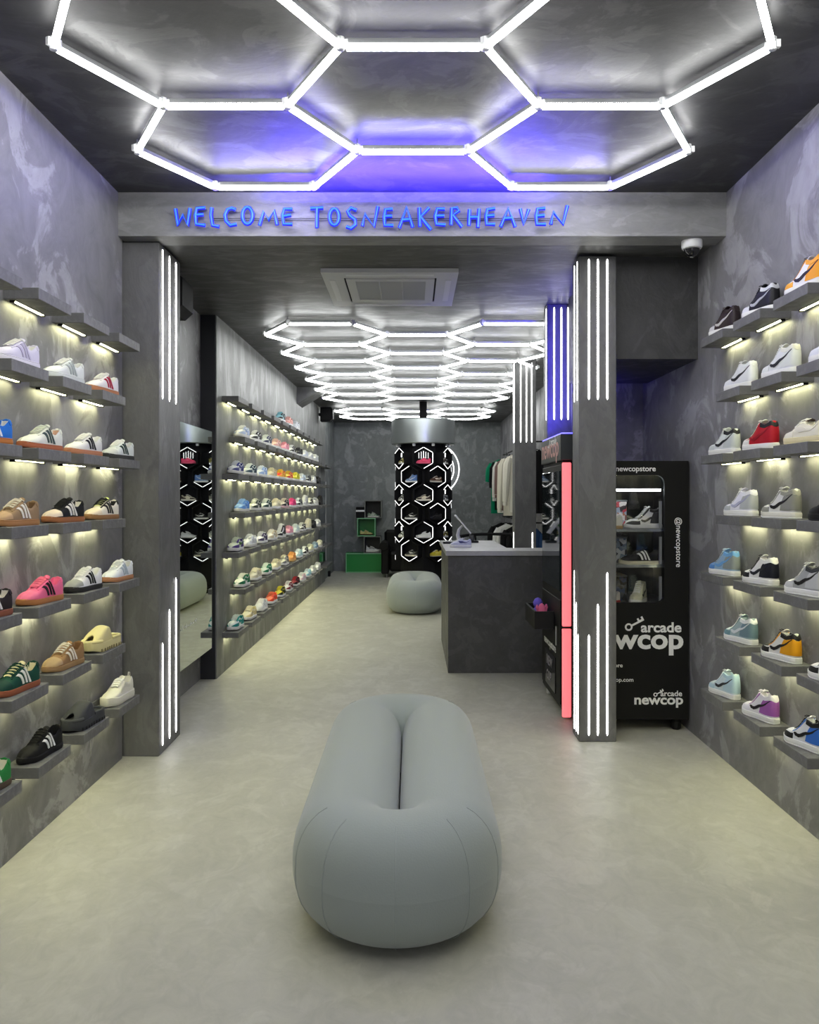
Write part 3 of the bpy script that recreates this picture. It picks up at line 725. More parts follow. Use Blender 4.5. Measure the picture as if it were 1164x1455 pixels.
# long far wall
WH = (226,228,228); BK = (24,24,28); CR = (218,212,186)
def D(o, b=WH, m=None, col=None, kind='dunk', name='', mid=(232,232,230), tb=None, lace=None):
    return (kind, A(base=b, over=o, mark=m or o, col=col or o, lin=o if kind == 'dunk' else b, toebox=tb or b, mid=mid, out=mid, lace=lace or b), name)
FAR = {
 0: {4: D(BK, (150,206,214), name='black, white and aqua low sneaker'), 5: D((224,160,150), (226,180,170), name='salmon pink low sneaker'), 6: D((214,216,222), WH, name='white low sneaker')},
 1: {0: D((180,196,226), WH, m=(150,172,214), name='pale blue and white low sneaker'), 1: D(BK, name='black and white low sneaker'), 2: D((44,50,84), (220,226,222), name='white and navy low sneaker'),
     3: D((214,160,150), (222,190,178), name='dusty pink low sneaker'), 4: D((226,148,164), (230,160,172), name='rose pink low sneaker'), 5: D(BK, WH, tb=WH, name='white low sneaker with black panels'),
     6: D(BK, (60,60,64), name='mostly black low sneaker'), 7: D((206,212,226), WH, name='white low sneaker with icy panels'), 8: D((214,216,220), WH, name='plain white low sneaker'), 9: D((200,202,206), WH, name='white low sneaker with grey panels')},
 2: {0: D((34,44,120), (216,220,232), name='navy blue low sneaker'), 1: D((30,62,80), (220,228,226), name='white and dark teal low sneaker'), 2: D((150,180,224), (220,228,238), name='white and light blue low sneaker'),
     3: D((206,194,156), (216,208,178), name='cream low sneaker'), 4: D((226,150,40), (230,190,70), col=(200,50,40), tb=(210,60,40), name='orange and red low sneaker'),
     5: D((206,60,40), (226,196,80), name='red and yellow low sneaker'), 6: D((200,200,50), (226,210,70), name='yellow green low sneaker'), 7: D((196,212,234), WH, name='white low sneaker with pale blue panels'),
     8: D(BK, (150,154,160), name='black and grey low sneaker'), 9: D((220,222,226), WH, name='white low sneaker'), 10: D(BK, (34,34,36), mid=BK, name='black low sneaker')},
 3: {0: D((92,148,220), (150,188,234), name='sky blue low sneaker'), 1: D((38,52,44), (222,224,212), name='white low sneaker with dark green panels'), 2: D((24,58,54), (222,228,222), name='dark green and white low sneaker'),
     3: D((212,206,176), (220,214,188), name='cream low sneaker'), 4: D(BK, (214,206,190), mid=(226,190,196), name='black and cream low sneaker'), 5: D((214,50,120), (224,80,140), name='hot pink low sneaker'),
     6: D(BK, (214,222,222), name='black and white low sneaker'), 7: D((180,180,182), WH, kind='high', name='white and grey high-top'), 8: D((60,60,58), (220,220,208), name='off-white low sneaker with dark panels'),
     9: D((206,204,194), WH, name='off-white low sneaker'), 10: D((30,28,26), (36,34,32), kind='high', mid=BK, name='black high-top')},
 4: {0: D((72,48,132), (214,222,206), m=(90,130,70), name='purple low sneaker with green marks'), 1: D((224,228,234), (230,232,236), name='plain white low sneaker'), 2: D((70,60,96), (226,226,230), name='white and purple low sneaker'),
     3: D((200,188,160), (228,226,220), name='white and beige low sneaker'), 4: D(BK, WH, kind='high', name='black and white high-top'), 5: D((226,150,170), (232,176,190), name='pink low sneaker'),
     6: D((196,214,214), (216,226,224), name='icy grey low sneaker'), 7: D(BK, (224,226,220), name='white low sneaker with black panels'), 8: D((220,214,182), (228,224,206), kind='high', name='cream high-top'),
     9: D(BK, (30,30,32), mid=BK, name='black low sneaker'), 10: D((190,192,196), WH, name='white low sneaker')},
 5: {0: D((30,110,76), (226,228,222), name='white and green low sneaker'), 1: D((206,200,178), (218,214,196), name='sand coloured low sneaker'), 2: D((20,120,80), (210,224,214), name='green low sneaker'),
     3: D((220,212,176), (226,222,196), name='cream low sneaker'), 4: D((120,120,124), (200,198,180), name='grey low sneaker with pale tongue'), 5: D((232,160,86), (238,176,100), mid=(236,190,120), name='orange low sneaker'),
     6: D((180,214,216), (222,230,228), name='icy white low sneaker'), 7: D(BK, WH, name='black and white low sneaker'), 8: D((214,212,178), (226,226,204), name='pale cream low sneaker'),
     9: D((110,140,168), (150,172,190), name='blue-grey low sneaker'), 10: D((200,200,180), (226,224,210), name='off-white low sneaker')},
 6: {0: D((30,136,130), (222,232,228), name='teal and white low sneaker'), 1: D((214,200,150), (228,222,198), name='cream and yellow low sneaker'), 2: D((216,218,222), (230,232,234), name='white low sneaker'),
     3: D((220,70,40), (230,120,90), name='orange red low sneaker'), 4: D((40,44,30), (206,196,60), name='black and lime yellow low sneaker'), 5: D((120,30,50), (230,228,226), name='white and maroon low sneaker'),
     6: D(BK, (150,30,44), name='black and red low sneaker'), 7: D((226,196,204), WH, name='white and pale pink low sneaker'), 8: D((150,206,220), (214,228,232), name='aqua blue low sneaker'),
     9: D((216,216,206), WH, name='white low sneaker'), 10: D((206,208,210), WH, name='white low sneaker')},
}
FARP = {'upper', 'toe_panel', 'toe_box', 'eyestay', 'heel_panel', 'collar', 'lining', 'tongue', 'laces', 'midsole', 'swoosh'}
for r in range(7):
    base = 6.43 if r % 2 == 0 else 6.67
    HF = [2.19, 1.885, 1.575, 1.265, .955, .64, .325][r]
    for k in range(11):
        y = base+.527*k; x = XF(y)
        s = shelf((x, y, HF), .385, .13, 1, 'small lit wall shelf, %s from the mirror in the %s row, long back wall' % (ORD[k], ROWN[r]), 'floating shelves on the long left wall')
        s.rotation_euler = (0, 0, -.0083)
        if k in FAR[r]:
            kind, c, nm = FAR[r][k]
            make_shoe(kind, c, (x+.066, y+.19, HF), -math.pi/2-.13+random.uniform(-.03, .03), '%s, %s in the %s row of the long wall' % (nm, ORD[k], ROWN[r]), 'sneakers on the long left wall', .92, FARP)
# continuous ledge ends without lamps, in front of the end mirror
for r in range(1, 7):
    HF = [2.19, 1.885, 1.575, 1.265, .955, .64, .325][r]; y = 12.62
    t = thing('wall_shelf', 'unlit end shelf over the narrow mirror, %s row of the long wall' % ROWN[r], 'shelf', (XF(y)+.02, y, HF), 0, 'unlit end shelves')
    MB().bbox(0, .11, 0, .8, -.04, 0, .0015).build('board', P_SHELF, t)
t = thing('end_mirror', 'narrow mirror at the far end of the long shelf wall', 'mirror', (XF(13)+.001, 13.02, .34))
MB().box(0, .014, -.45, .45, 0, 1.3).build('mirror_pane', MIRROR, t)
MB().box(-.0, .02, .45, .465, 0, 1.3).build('edge_strip', GREY_P, t)

# ================================================================= LEANING MIRROR beside the pillar
t = thing('wall_mirror', 'tall frameless mirror between the left pillar and the long shelf wall', 'mirror', (-1.53, 5.53, .25))
MB().bbox(0, .012, -.68, .70, 0, 1.64, .002).build('mirror_pane', MIRROR, t)
MB().bbox(-.012, -.001, -.665, .685, .02, 1.62, .002).build('backing_board', BLACKM, t)
for k, (a_, w_, h_) in enumerate(((-.18, .02, .010), (-.14, .008, .03), (-.10, .03, .008), (-.05, .008, .034), (-.02, .04, .007), (.04, .05, .007), (.05, .008, .03), (.12, .02, .010), (.17, .02, .012), (.20, .008, .03))):
    MB().box(.0125, .0132, a_, a_+w_, .262+(k % 3)*.006, .262+(k % 3)*.006+h_).build('etched_mark', T_WHITE, t)
for yy in (-.5, .5):
    for zz in (.25, 1.35): MB().box(-.089, -.0125, yy-.03, yy+.03, zz-.03, zz+.03).build('wall_spacer', BLACKM, t)

# ================================================================= WALL AND CEILING FITTINGS
def speaker(label, x0, x1, y0, y1, z0, z1):
    t = thing('wall_speaker', label, 'speaker', ((x0+x1)/2, (y0+y1)/2, z0)); w = (x1-x0)/2; d = (y1-y0)/2; h = z1-z0
    poly = [(-w, 0), (w*.55, 0), (w, h*.18), (w, h*.86), (w*.7, h), (-w, h)]
    MB().prism(poly, -d, d, lambda u, v, a: (u, a, v)).build('cabinet', BLACKM, t)
    MB().bbox(-w*.8, w*.6, -d-.006, -d-.0005, h*.1, h*.85, .002).build('grille', BLACK, t)
    MB().box(-w-.03, -w-.0005, -.03, .03, h*.4, h*.6).build('bracket', BLACK, t)
speaker('black wall speaker high up behind the left pillar', -1.59, -1.375, 4.88, 5.12, 2.50, 2.74)
speaker('small black speaker near the ceiling at the far left corner', -1.41, -1.22, 12.5, 12.7, 2.55, 2.765)
t = thing('ceiling_bracket', 'triangular plastered bracket where the long left wall meets the ceiling', 'bracket', (-1.467, 10.6, 2.57))
MB().prism([(0.002, 0), (.34, .212), (.002, .212)], -.25, .25, lambda u, v, a: (u, a, v)).build('gusset', P_PIL, t)
# air conditioner cassette
t = thing('air_conditioner', 'white ceiling cassette air conditioner between beam and honeycomb lights', 'air conditioner', (-.138, 5.40, ZC2))
def fr(x0, x1, y0, y1, w, z0, z1):
    b = MB(); b.box(x0, x1, y0, y0+w, z0, z1); b.box(x0, x1, y1-w, y1, z0, z1); b.box(x0, x0+w, y0+w, y1-w, z0, z1); b.box(x1-w, x1, y0+w, y1-w, z0, z1); return b
fr(-.42, .42, -.44, .44, .13, -.026, -.001).build('panel_frame', GREY_P, t)
fr(-.29, .29, -.31, .31, .012, -.020, -.004).build('air_gap', BLACKM, t)
fr(-.278, .278, -.298, .298, .055, -.030, -.003).build('grille_frame', GREY_P, t)
b = MB()
for k in range(26): b.box(-.222, .222, -.236+k*.0185, -.227+k*.0185, -.027, -.012)
for k in (-1, 1): b.box(k*.074-.004, k*.074+.004, -.242, .242, -.029, -.012)
gr = b.build('grille_louvres', mat('ac_grille', (.5, .51, .51), .5), t); gr['kind'] = 'stuff'
MB().box(-.222, .222, -.242, .242, -.010, -.002).build('filter', mat('ac_filter', (.25, .25, .25), .8), t)
for sg in (-1, 1):
    MB().box(sg*.365-.018, sg*.365+.018, -.27, .27, -.030, -.0265).build('air_flap', WHITE_P, t)
    MB().box(-.27, .27, sg*.385-.018, sg*.385+.018, -.030, -.0265).build('air_flap', WHITE_P, t)
# dome camera
t = thing('security_camera', 'white dome security camera under the ceiling by the right wall', 'camera', (1.50, 4.38, 2.77))
MB().lathe([(.054, -.001), (.054, -.035), (.050, -.043), (.040, -.046)], 20).build('housing', WHITE_P, t, True)
MB().lathe([(.040, -.0465), (.038, -.060), (.030, -.074), (.016, -.083), (.003, -.086)], 20).build('lens_dome', BLACKG, t, True)
MB().lathe([(.010, -.087), (.007, -.090)], 10, (0, -.0, 0)).build('lens', mat('lens_glass', (.2, .2, .2), .1), t)

# ================================================================= CASH COUNTER
t = thing('cash_counter', 'dark plastered L-shaped cash counter right of the aisle', 'counter', (.8, 6.9, 0))
ox, oy = .8, 6.9
b = MB(); b.box(.283-ox, 1.645-ox, 6.46-oy, 6.82-oy, 0, .93); b.build('front_block', P_COUNT, t)
b = MB(); b.box(.283-ox, .76-ox, 6.8205-oy, 7.95-oy, 0, .93); b.build('side_block', P_COUNT, t)
poly = [(.265, 6.44), (1.65, 6.44), (1.65, 6.84), (.79, 6.84), (.79, 7.97), (.265, 7.97)]
MB().prism(poly, .9305, .967, lambda u, v, a: (u-ox, v-oy, a)).build('worktop', plaster('counter_top', g(.36), g(.42), g(.46), 3, (1,1,1), .4, .08, .5), t)
make_shoe('dunk', A(base=(206,210,226), over=(196,200,218), mark=(60,62,110), lin=(210,212,226)), (.41, 6.93, .967), math.pi, 'pale lilac low sneaker standing on the cash counter', None, .64)
t = thing('payment_card_reader', 'small flat black card reader on the counter corner', 'card reader', (.335, 7.45, .967))
MB().bbox(-.055, .055, -.04, .04, 0, .016, .003).build('body', BLACK, t); MB().box(-.045, .01, -.03, .03, .0162, .018).build('screen', mat('dark_screen', (.05,.06,.06), .1), t)
# till screen on a curved stand
t = thing('till_screen', 'tilted white till screen on a curved stand on the counter', 'screen', (.47, 7.82, .967))
MB().lathe([(.07, 0), (.07, .008), (.05, .012)], 20).build('foot', GREY_P, t, True)
MB().tube([(-.02, 0, .01), (-.035, 0, .06), (-.025, 0, .11), (-.005, 0, .135), (.01, -.0, .15)], [.022, .018, .014, .012, .011], 8).build('stand', GREY_P, t, True)
R = Matrix.Translation((.012, -.01, .165)) @ Matrix.Rotation(math.radians(50), 4, 'Y')
MB().bbox(-.115, .115, -.08, .08, -.007, .007, .003, R).build('display_panel', WHITE_P, t)
MB().bbox(-.105, .105, -.07, .07, -.0085, -.0072, .0004, R).build('display_glass', BLACKG, t)
t = thing('till_keypad', 'dark keypad behind the till screen on the counter', 'keypad', (.565, 7.60, .967))
MB().bbox(-.05, .05, -.04, .04, 0, .02, .005).build('body', BLACK, t)
MB().bbox(-.035, .01, -.01, .02, .0205, .075, .005).build('raised_screen', BLACKG, t)
# chair behind the counter, only its curved backrest shows
t = thing('tub_chair', 'low black chair behind the counter with a curved back rail', 'chair', (.95, 9.4, 0))
pts = [(.42*math.cos(a), .30*math.sin(a), .92+.03*math.sin(a*1.0)) for a in [math.radians(-20+220*k/14) for k in range(15)]]
MB().tube(pts, .018, 8).build('back_rail', BLACKM, t, True)
MB().lathe([(.30, .42), (.34, .45), (.34, .50), (.28, .53)], 20).build('seat', BLACKM, t, True)
for a in (45, 135, 225, 315):
    c_, s_ = math.cos(math.radians(a)), math.sin(math.radians(a)); MB().tube([(.3*c_, .24*s_, 0), (.24*c_, .2*s_, .43)], .014, 6).build('leg', BLACKM, t)
for a in (10, 60, 120, 170):
    c_, s_ = math.cos(math.radians(a)), math.sin(math.radians(a)); MB().tube([(.28*c_, .28*s_, .5), (.42*c_, .30*s_, .92+.03*s_)], .012, 6).build('spindle', BLACKM, t)

# ================================================================= DISPLAY TOWER
TX, TY = .16, 12.0
t = thing('display_tower', 'round black display tower of lit hexagon niches under a grey drum', 'display tower', (TX, TY, 0))
core = MB().lathe([(.345, .0), (.345, .08), (.33, .09), (.33, 2.16)], 12); core.build('core', BLACKM, t)
drum = MB().lathe([(.455, 2.155), (.465, 2.165), (.465, 2.50), (.455, 2.51), (.08, 2.51)], 48); drum.build('drum', mat('brushed_drum', (.36, .39, .385), .28, .75), t, True)
MB().tube([(0, 0, 2.51), (0, 0, ZC2-.001)], .055, 16).build('ceiling_pole', BLACKM, t)
for a in (200, 250, 290, 340):
    c_, s_ = math.cos(math.radians(a)), math.sin(math.radians(a)); MB().lathe([(.02, 0), (.025, -.02), (.02, -.04)], 10, (.40*c_, .40*s_, 2.155)).build('spotlight', WHITE_P, t)
def hexpts(w, rot=0): 
    R_ = w/math.sqrt(3); return [(R_*math.sin(math.radians(60*k)), R_*math.cos(math.radians(60*k))*1.0) for k in range(6)]
HO = hexpts(.292); HI = hexpts(.262); HB = hexpts(.25)
fm = MB()
fr_o = [(x, -.02, z) for x, z in HO]; fr_i = [(x, -.02, z) for x, z in HI]; bk_o = [(x, .13, z) for x, z in HO]; bk_i = [(x, .10, z) for x, z in HI]
fm.add(fr_o+fr_i+bk_o+bk_i, [(k, (k+1) % 6, 6+(k+1) % 6, 6+k) for k in range(6)] + [(6+k, 6+(k+1) % 6, 18+(k+1) % 6, 18+k) for k in range(6)] + [(k, (k+1) % 6, 12+(k+1) % 6, 12+k) for k in range(6)] + [tuple(range(18, 24))])
FM = fm.mesh('niche'); 
def strip(a, c):
    q = MB(); A0 = Vector((a[0], -.021, a[1])); B0 = Vector((c[0], -.021, c[1])); d = (B0-A0); A1 = A0+d*.03; B1 = B0-d*.03
    q.tube([A1, B1], .0042, 6); return q
STR = [strip(HI[k], HI[(k+1) % 6]).mesh('light_strip') for k in range(6)]
pole = []
cells = []
for row in range(6):
    z = 1.945-.265*row
    angs = (-120, -60, 0, 60, 120) if row % 2 == 0 else (-90, -30, 30, 90)
    for a in angs: cells.append((row, a, z))
cells += []
TS_C = {(0, 0): ('dunk', A(base=(226,60,96), over=(230,70,110), mark=(240,90,130), mid=(226,90,120), out=(226,90,120)), 'bright pink low sneaker'),
 (0, -60): ('dunk', A(base=(186,180,110), over=(160,154,90)), 'olive yellow low sneaker'), (0, 60): ('dunk', A(base=(90,80,70), over=(60,56,50)), 'grey brown low sneaker'),
 (1, -30): ('high', A(base=(110,140,180), over=(96,130,190), mark=(220,224,230), toe=(150,170,200)), 'blue high-top sneaker'),
 (1, 30): ('dunk', A(base=(90,60,44), over=(70,44,32), mark=(226,216,200), mid=(200,190,170)), 'brown low sneaker'),
 (2, 0): ('dunk', A(base=(216,208,184), over=(60,50,44), mark=(216,208,184), mid=(226,220,200)), 'cream low sneaker with brown panels'),
 (2, -60): ('dunk', A(base=(150,150,150)), 'grey low sneaker'), (2, 60): ('dunk', A(base=(130,134,136), over=(90,94,98)), 'dark grey low sneaker'),
 (3, -30): ('dunk', A(base=BK, over=BK, mark=(230,230,226), mid=(232,232,228), out=(232,232,228)), 'black low sneaker with white sole'),
 (3, 30): ('dunk', A(base=BK, over=BK, mark=(50,50,52), mid=BK, out=BK, lin=BK, lace=BK), 'all black low sneaker'),
 (4, 0): ('runner', A(base=(206,208,206), over=(200,202,200), mark=(190,192,190)), 'light grey running shoe'),
 (4, -60): ('dunk', A(base=(196,200,200)), 'pale grey low sneaker'), (4, 60): ('dunk', A(base=(150,140,60), over=(120,112,50)), 'olive low sneaker'),
 (5, -30): ('dunk', A(base=(60,62,60), over=(50,52,50), mark=(200,200,190), mid=(220,214,190)), 'charcoal low sneaker with cream sole'),
 (5, 30): ('dunk', A(base=(216,200,60), over=(206,190,50), mark=(230,220,120), mid=(220,206,90)), 'yellow low sneaker')}
for row, a, z in cells:
    ar = math.radians(a); rad = .385
    cxx, cyy = rad*math.sin(ar), -rad*math.cos(ar)
    fo = link('niche', FM, BLACKM, t, (cxx, cyy, z), (0, 0, ar))
    lit = [5, 0, 1, 2] if (a >= 0 and a != 0) else ([2, 3, 4, 5] if a < 0 else [0, 1, 2, 5, 3])
    if a == 0: lit = [0, 1, 2, 3] if row else [5, 0, 1, 2]
    if abs(a) == 60: lit = [0, 5, 2, 3]
    for k in lit:
        s_ = bpy.data.objects.new('light_strip', STR[k]); COL.objects.link(s_); s_.parent = fo
        if not STR[k].materials: STR[k].materials.append(EMT)
    MB().box(-.105, .105, -.015, .10, -.088, -.082).build('niche_floor', BLACKM, fo)
    if abs(a) == 60:
        b = MB(); b.tube([(0, .02, .02), (0, .02, .08)], .008, 6); b.tube([(0, .02, -.03), (0, .02, -.075)], .008, 6); b.build('inner_glow_bar', EMT, fo)
    if (row, a) == (0, 0):
        for k in range(-2, 3): MB().tube([(k*.033, .03, -.005), (k*.033, .03, .10-abs(k)*.012)], .0035, 6).build('inner_glow_bar', EMT, fo)  # white reflection in the niche put in as glowing bars
    if (row, a) in TS_C:
        kind, c, nm = TS_C[(row, a)]
        r2 = rad-.042
        side = {0: 'front column', -30: 'left column', 30: 'right column', -60: 'outer left column', 60: 'outer right column'}[a]
        make_shoe(kind, c, (TX+r2*math.sin(ar), TY-r2*math.cos(ar), z-.0815), ar+math.pi, '%s in the tower, %s, %s row down' % (nm, side, ORD[row]), 'sneakers in the display tower', .74 if kind != 'high' else .7, FARP | {'outsole'})
# neon rings on the back wall
for rr, nm in ((.485, 'outer white neon ring on the back wall beside the tower'), (.385, 'inner white neon ring on the back wall beside the tower')):
    t = thing('neon_ring', nm, 'light', (.39, YB-.045, 1.90))
    MB().tube([(rr*math.cos(2*math.pi*k/48), 0, rr*math.sin(2*math.pi*k/48)) for k in range(48)], .010, 8, closed=True).build('ring_tube', EMT, t, True)
    for k in range(4): MB().tube([(rr*math.cos(.8+1.57*k), .01, rr*math.sin(.8+1.57*k)), (rr*math.cos(.8+1.57*k), .044, rr*math.sin(.8+1.57*k))], .005, 6).build('standoff', ALU, t)
# ================================================================= CUBES AT THE BACK
GRN = mat('green_panel', (.004, .26, .04), .4); GRE = mat('green_edge', (.22, .55, .30), .4); BKE = mat('dark_edge', (.17, .18, .17), .5); BKP = mat('dark_panel', (.012, .014, .014), .5)
def cube(label, x0, x1, z0, z1, inner, edge, closed=False, y0=14.95, dep=.33):
    t = thing('display_cube', label, 'display cube', ((x0+x1)/2, y0, z0)); w = (x1-x0)/2; h = z1-z0; k = .016
    MB().box(-w, w, 0, dep, 0, k).build('bottom_panel', inner, t); MB().box(-w, w, 0, dep, h-k, h).build('top_panel', inner, t)
    MB().box(-w, -w+k, 0, dep, k, h-k).build('side_panel', inner, t); MB().box(w-k, w, 0, dep, k, h-k).build('side_panel', inner, t)
    MB().box(-w+k, w-k, dep-.02 if not closed else .012, dep, k, h-k).build('back_panel', inner, t)
    fr3 = MB(); fr3.box(-w, w, -.006, -.0005, 0, k); fr3.box(-w, w, -.006, -.0005, h-k, h); fr3.box(-w, -w+k, -.006, -.0005, k, h-k); fr3.box(w-k, w, -.006, -.0005, k, h-k)
    fr3.build('front_edge', edge, t)
cube('wide green display cube on the floor at the back wall', -1.22, -.55, 0, .355, GRN, GRE, True)
cube('dark display cube standing on the wide green cube', -.89, -.575, .3555, .665, BKP, BKE)
cube('square green display cube holding a cream sneaker', -1.01, -.675, .6655, 1.0, GRN, GRE)
cube('dark display cube at the top of the cube stack', -.875, -.56, 1.0005, 1.325, BKP, BKE)
make_shoe('runner', A(base=(214,218,220), mark=(110,112,116)), (-.73, 15.06, .3715), 0, 'white running shoe in the lower dark cube at the back', None, .86, None)
make_shoe('low', A(base=(196,190,130), mark=(150,140,80), mid=(120,90,60), out=(60,40,30)), (-.845, 15.06, .6815), 0, 'cream yellow low sneaker inside the green cube at the back', None, .86, None)
make_shoe('low', A(base=(150,170,150), over=(60,90,76), mark=(220,224,220)), (-.715, 15.08, 1.0165), 0, 'green grey low sneaker inside the top dark cube at the back', None, .80, None)
t = thing('shoe_box', 'small black box with a white band on top of the green cube', 'box', (-.955, 15.06, 1.0005))
MB().bbox(-.078, .078, -.10, .10, 0, .20, .003).build('box_body', BLACKM, t)
MB().box(-.0785, .0785, -.1015, -.1005, .115, .145).build('white_band', T_WHITE, t)
# black armchair behind the tower
t = thing('armchair', 'black leather armchair at the back wall left of the display tower', 'armchair', (-.16, 14.35, 0))
LEA = mat('black_leather', (.005, .005, .005), .5, spec=.2, bump=.2)
MB().bbox(-.24, .24, -.30, .28, .10, .44, .04).build('seat', LEA, t)
MB().bbox(-.34, .34, .22, .40, .10, .80, .05).build('backrest', LEA, t)
for sg in (-1, 1):
    MB().bbox(sg*.31-.065, sg*.31+.065, -.32, .215, .06, .52, .02).build('armrest', LEA, t)
    MB().tube([(sg*.33, -.33, .54), (sg*.33, -.32, .54), (sg*.33, .21, .54)], [.07, .08, .08], 14).build('arm_roll', LEA, t, True)
for sx in (-1, 1):
    for sy in (-.26, .32): MB().tube([(sx*.28, sy, 0), (sx*.28, sy, .1)], .016, 8).build('leg', ALU, t)

# ================================================================= CLOTHES RAIL
def garment(label, x, y, zt, w, ln, col, sleeve=.5, rough=.9, hood=False):
    t = thing('hanging_top', label, 'clothes', (x, y, zt)); m = mat('cloth_%d_%d_%d' % col, s2l(col), rough, spec=.15, bump=.4, bs=25)
    w2 = w/2; hw = random.uniform(-.01, .01)
    outl = [(-.05, 0), (-w2*.9, -.06), (-w2, -.12), (-w2*.86, -ln*.55), (-w2*.9, -ln), (w2*.9, -ln), (w2*.86, -ln*.55), (w2, -.12), (w2*.9, -.06), (.05, 0), (0, -.03)]
    G1 = []; nx = 14; nz = 12
    for i in range(nz+1):
        v = i/nz; z = -ln*v; hw_ = w2*(.30+.68*min(1, v/.10)**.6 if v < .10 else .98-.1*min(1, v*2))
        row = []
        for j in range(nx+1):
            u = -1+2*j/nx; th = .028*math.sqrt(max(0, 1-u*u))+.010*math.sin(u*9+y*7)*v
            row.append((u*hw_, -th-.004, z-.025*(1-abs(u))*(1 if i == 0 else 0)))
        G1.append(row)
    G2 = [[(p[0], -p[1]*.9, p[2]) for p in r] for r in G1]
    b = MB().grid(G1); b.grid(G2); b.grid([[G1[i][0], G2[i][0]] for i in range(nz+1)]); b.grid([[G1[i][-1], G2[i][-1]] for i in range(nz+1)])
    b.grid([G1[-1], G2[-1]]); b.grid([G1[0], G2[0]]); b.build('body', m, t, True)
    for sg in (-1, 1):
        pts = [(sg*w2*.86, 0, -.07), (sg*w2*1.02, -.012, -.16), (sg*w2*1.10, -.015, -.16-sleeve*.5), (sg*w2*1.16, -.01, -.16-sleeve)]
        MB().tube(pts, [.035, .055, .048, .036], 8).build('sleeve', m, t, True)
        if sleeve > .35: MB().tube([(sg*w2*1.16, -.01, -.165-sleeve), (sg*w2*1.165, -.01, -.21-sleeve)], [.031, .030], 8).build('cuff', m, t, True)
    MB().tube([(-w2*.8, 0, -.055), (0, 0, .0), (w2*.8, 0, -.055)], .006, 6).build('hanger_arm', BLACK, t)
    MB().tube([(0, 0, 0), (0, 0, .05), (.012, 0, .066), (0, 0, .08), (-.012, 0, .068)], .0025, 6).build('hanger_hook', ALU, t)
t = thing('clothes_rail', 'upper black clothes rail on the right wall behind the counter', 'clothes rail', (1.47, 11.6, 2.065))
MB().tube([(0, -1.7, 0), (0, 1.6, 0)], .012, 10).build('rail', BLACK, t)
for yy in (-1.65, 0, 1.55): MB().tube([(0, yy, 0), (.184, yy, 0)], .009, 8).build('wall_bracket', BLACK, t)
t = thing('clothes_rail', 'lower black clothes rail on the right wall behind the counter', 'clothes rail', (1.47, 11.6, 1.075))
MB().tube([(0, -1.7, 0), (0, 1.6, 0)], .012, 10).build('rail', BLACK, t)
for yy in (-1.65, 0, 1.55): MB().tube([(0, yy, 0), (.184, yy, 0)], .009, 8).build('wall_bracket', BLACK, t)
UP = [(13.0, (18,130,92), .40, .86, .20, 'green football shirt at the far end of the upper rail', 1.43), (12.7, (24,24,26), .38, .80, .3, 'black top next to the green shirt on the upper rail', 1.45), (12.45, (226,224,216), .36, .84, .45, 'white top between black and brown on the upper rail', 1.46),
      (12.2, (130,104,98), .36, .80, .4, 'dusty brown sweatshirt hanging on the upper rail', 1.47), (11.9, (30,30,32), .34, .84, .4, 'dark top behind the cream sweatshirts on the upper rail', 1.48),
      (11.5, (212,207,190), .40, .86, .60, 'cream sweatshirt with long sleeves, farther of the pale pair', 1.46), (10.9, (218,214,200), .40, .80, .50, 'off-white sweatshirt half behind the light grey pillar', 1.47),
      (10.45, (26,26,28), .22, .80, .5, 'black top on the upper rail right of the grey pillar', 1.54), (10.15, (22,22,24), .20, .8, .5, 'second black top at the near end of the upper rail', 1.55)]
for y, c, w, ln, sl, lab, gx in UP: garment(lab, gx, y, 1.985, w, ln, c, sl)
DN = [(12.6, (24,24,26), .44, 'black top, farthest on the lower rail', 1.44), (12.1, (222,222,220), .40, 'white top on the lower rail behind the black ones', 1.45), (11.8, (210,210,208), .40, 'light grey long-sleeved top on the lower rail', 1.45), (11.3, (18,18,20), .38, 'black hoodie in front of the white tops, lower rail', 1.465), (10.8, (20,20,22), .36, 'black top by the pillar on the lower rail', 1.48), (10.3, (40,66,104), .2, 'denim blue top on the lower rail', 1.54)]
for y, c, w, lab, gx in DN: garment(lab, gx, y, .995, w, .74, c, .5)

# ================================================================= VENDING MACHINE 1 (faces the camera)
x0, x1, yf, yb, zb_, zt_ = 1.02, 1.645, 4.86, 5.50, .07, 1.61
t = thing('vending_machine', 'black sneaker vending machine facing the room beside the right wall', 'vending machine', ((x0+x1)/2, (yf+yb)/2, 0))
ox, oy = (x0+x1)/2, (yf+yb)/2
wx0, wx1, wz0, wz1 = 1.075, 1.503, .765, 1.525
b = MB(); b.box(x0-ox, x0+.03-ox, yf-oy+.03, yb-oy, zb_, zt_); b.box(x1-.03-ox, x1-ox, yf-oy+.03, yb-oy, zb_, zt_)
b.box(x0+.03-ox, x1-.03-ox, yb-.03-oy, yb-oy, zb_, zt_); b.box(x0+.03-ox, x1-.03-ox, yf+.03-oy, yb-.03-oy, zt_-.03, zt_); b.box(x0+.03-ox, x1-.03-ox, yf+.03-oy, yb-.03-oy, zb_, .72)
b.build('cabinet', BLACK, t)
b = MB(); ya, yb2 = yf-oy, yf+.029-oy
b.box(x0-ox, wx0-ox, ya, yb2, zb_, zt_); b.box(wx1-ox, x1-ox, ya, yb2, zb_, zt_); b.box(wx0-ox, wx1-ox, ya, yb2, zb_, wz0); b.box(wx0-ox, wx1-ox, ya, yb2, wz1, zt_)
rr = .05
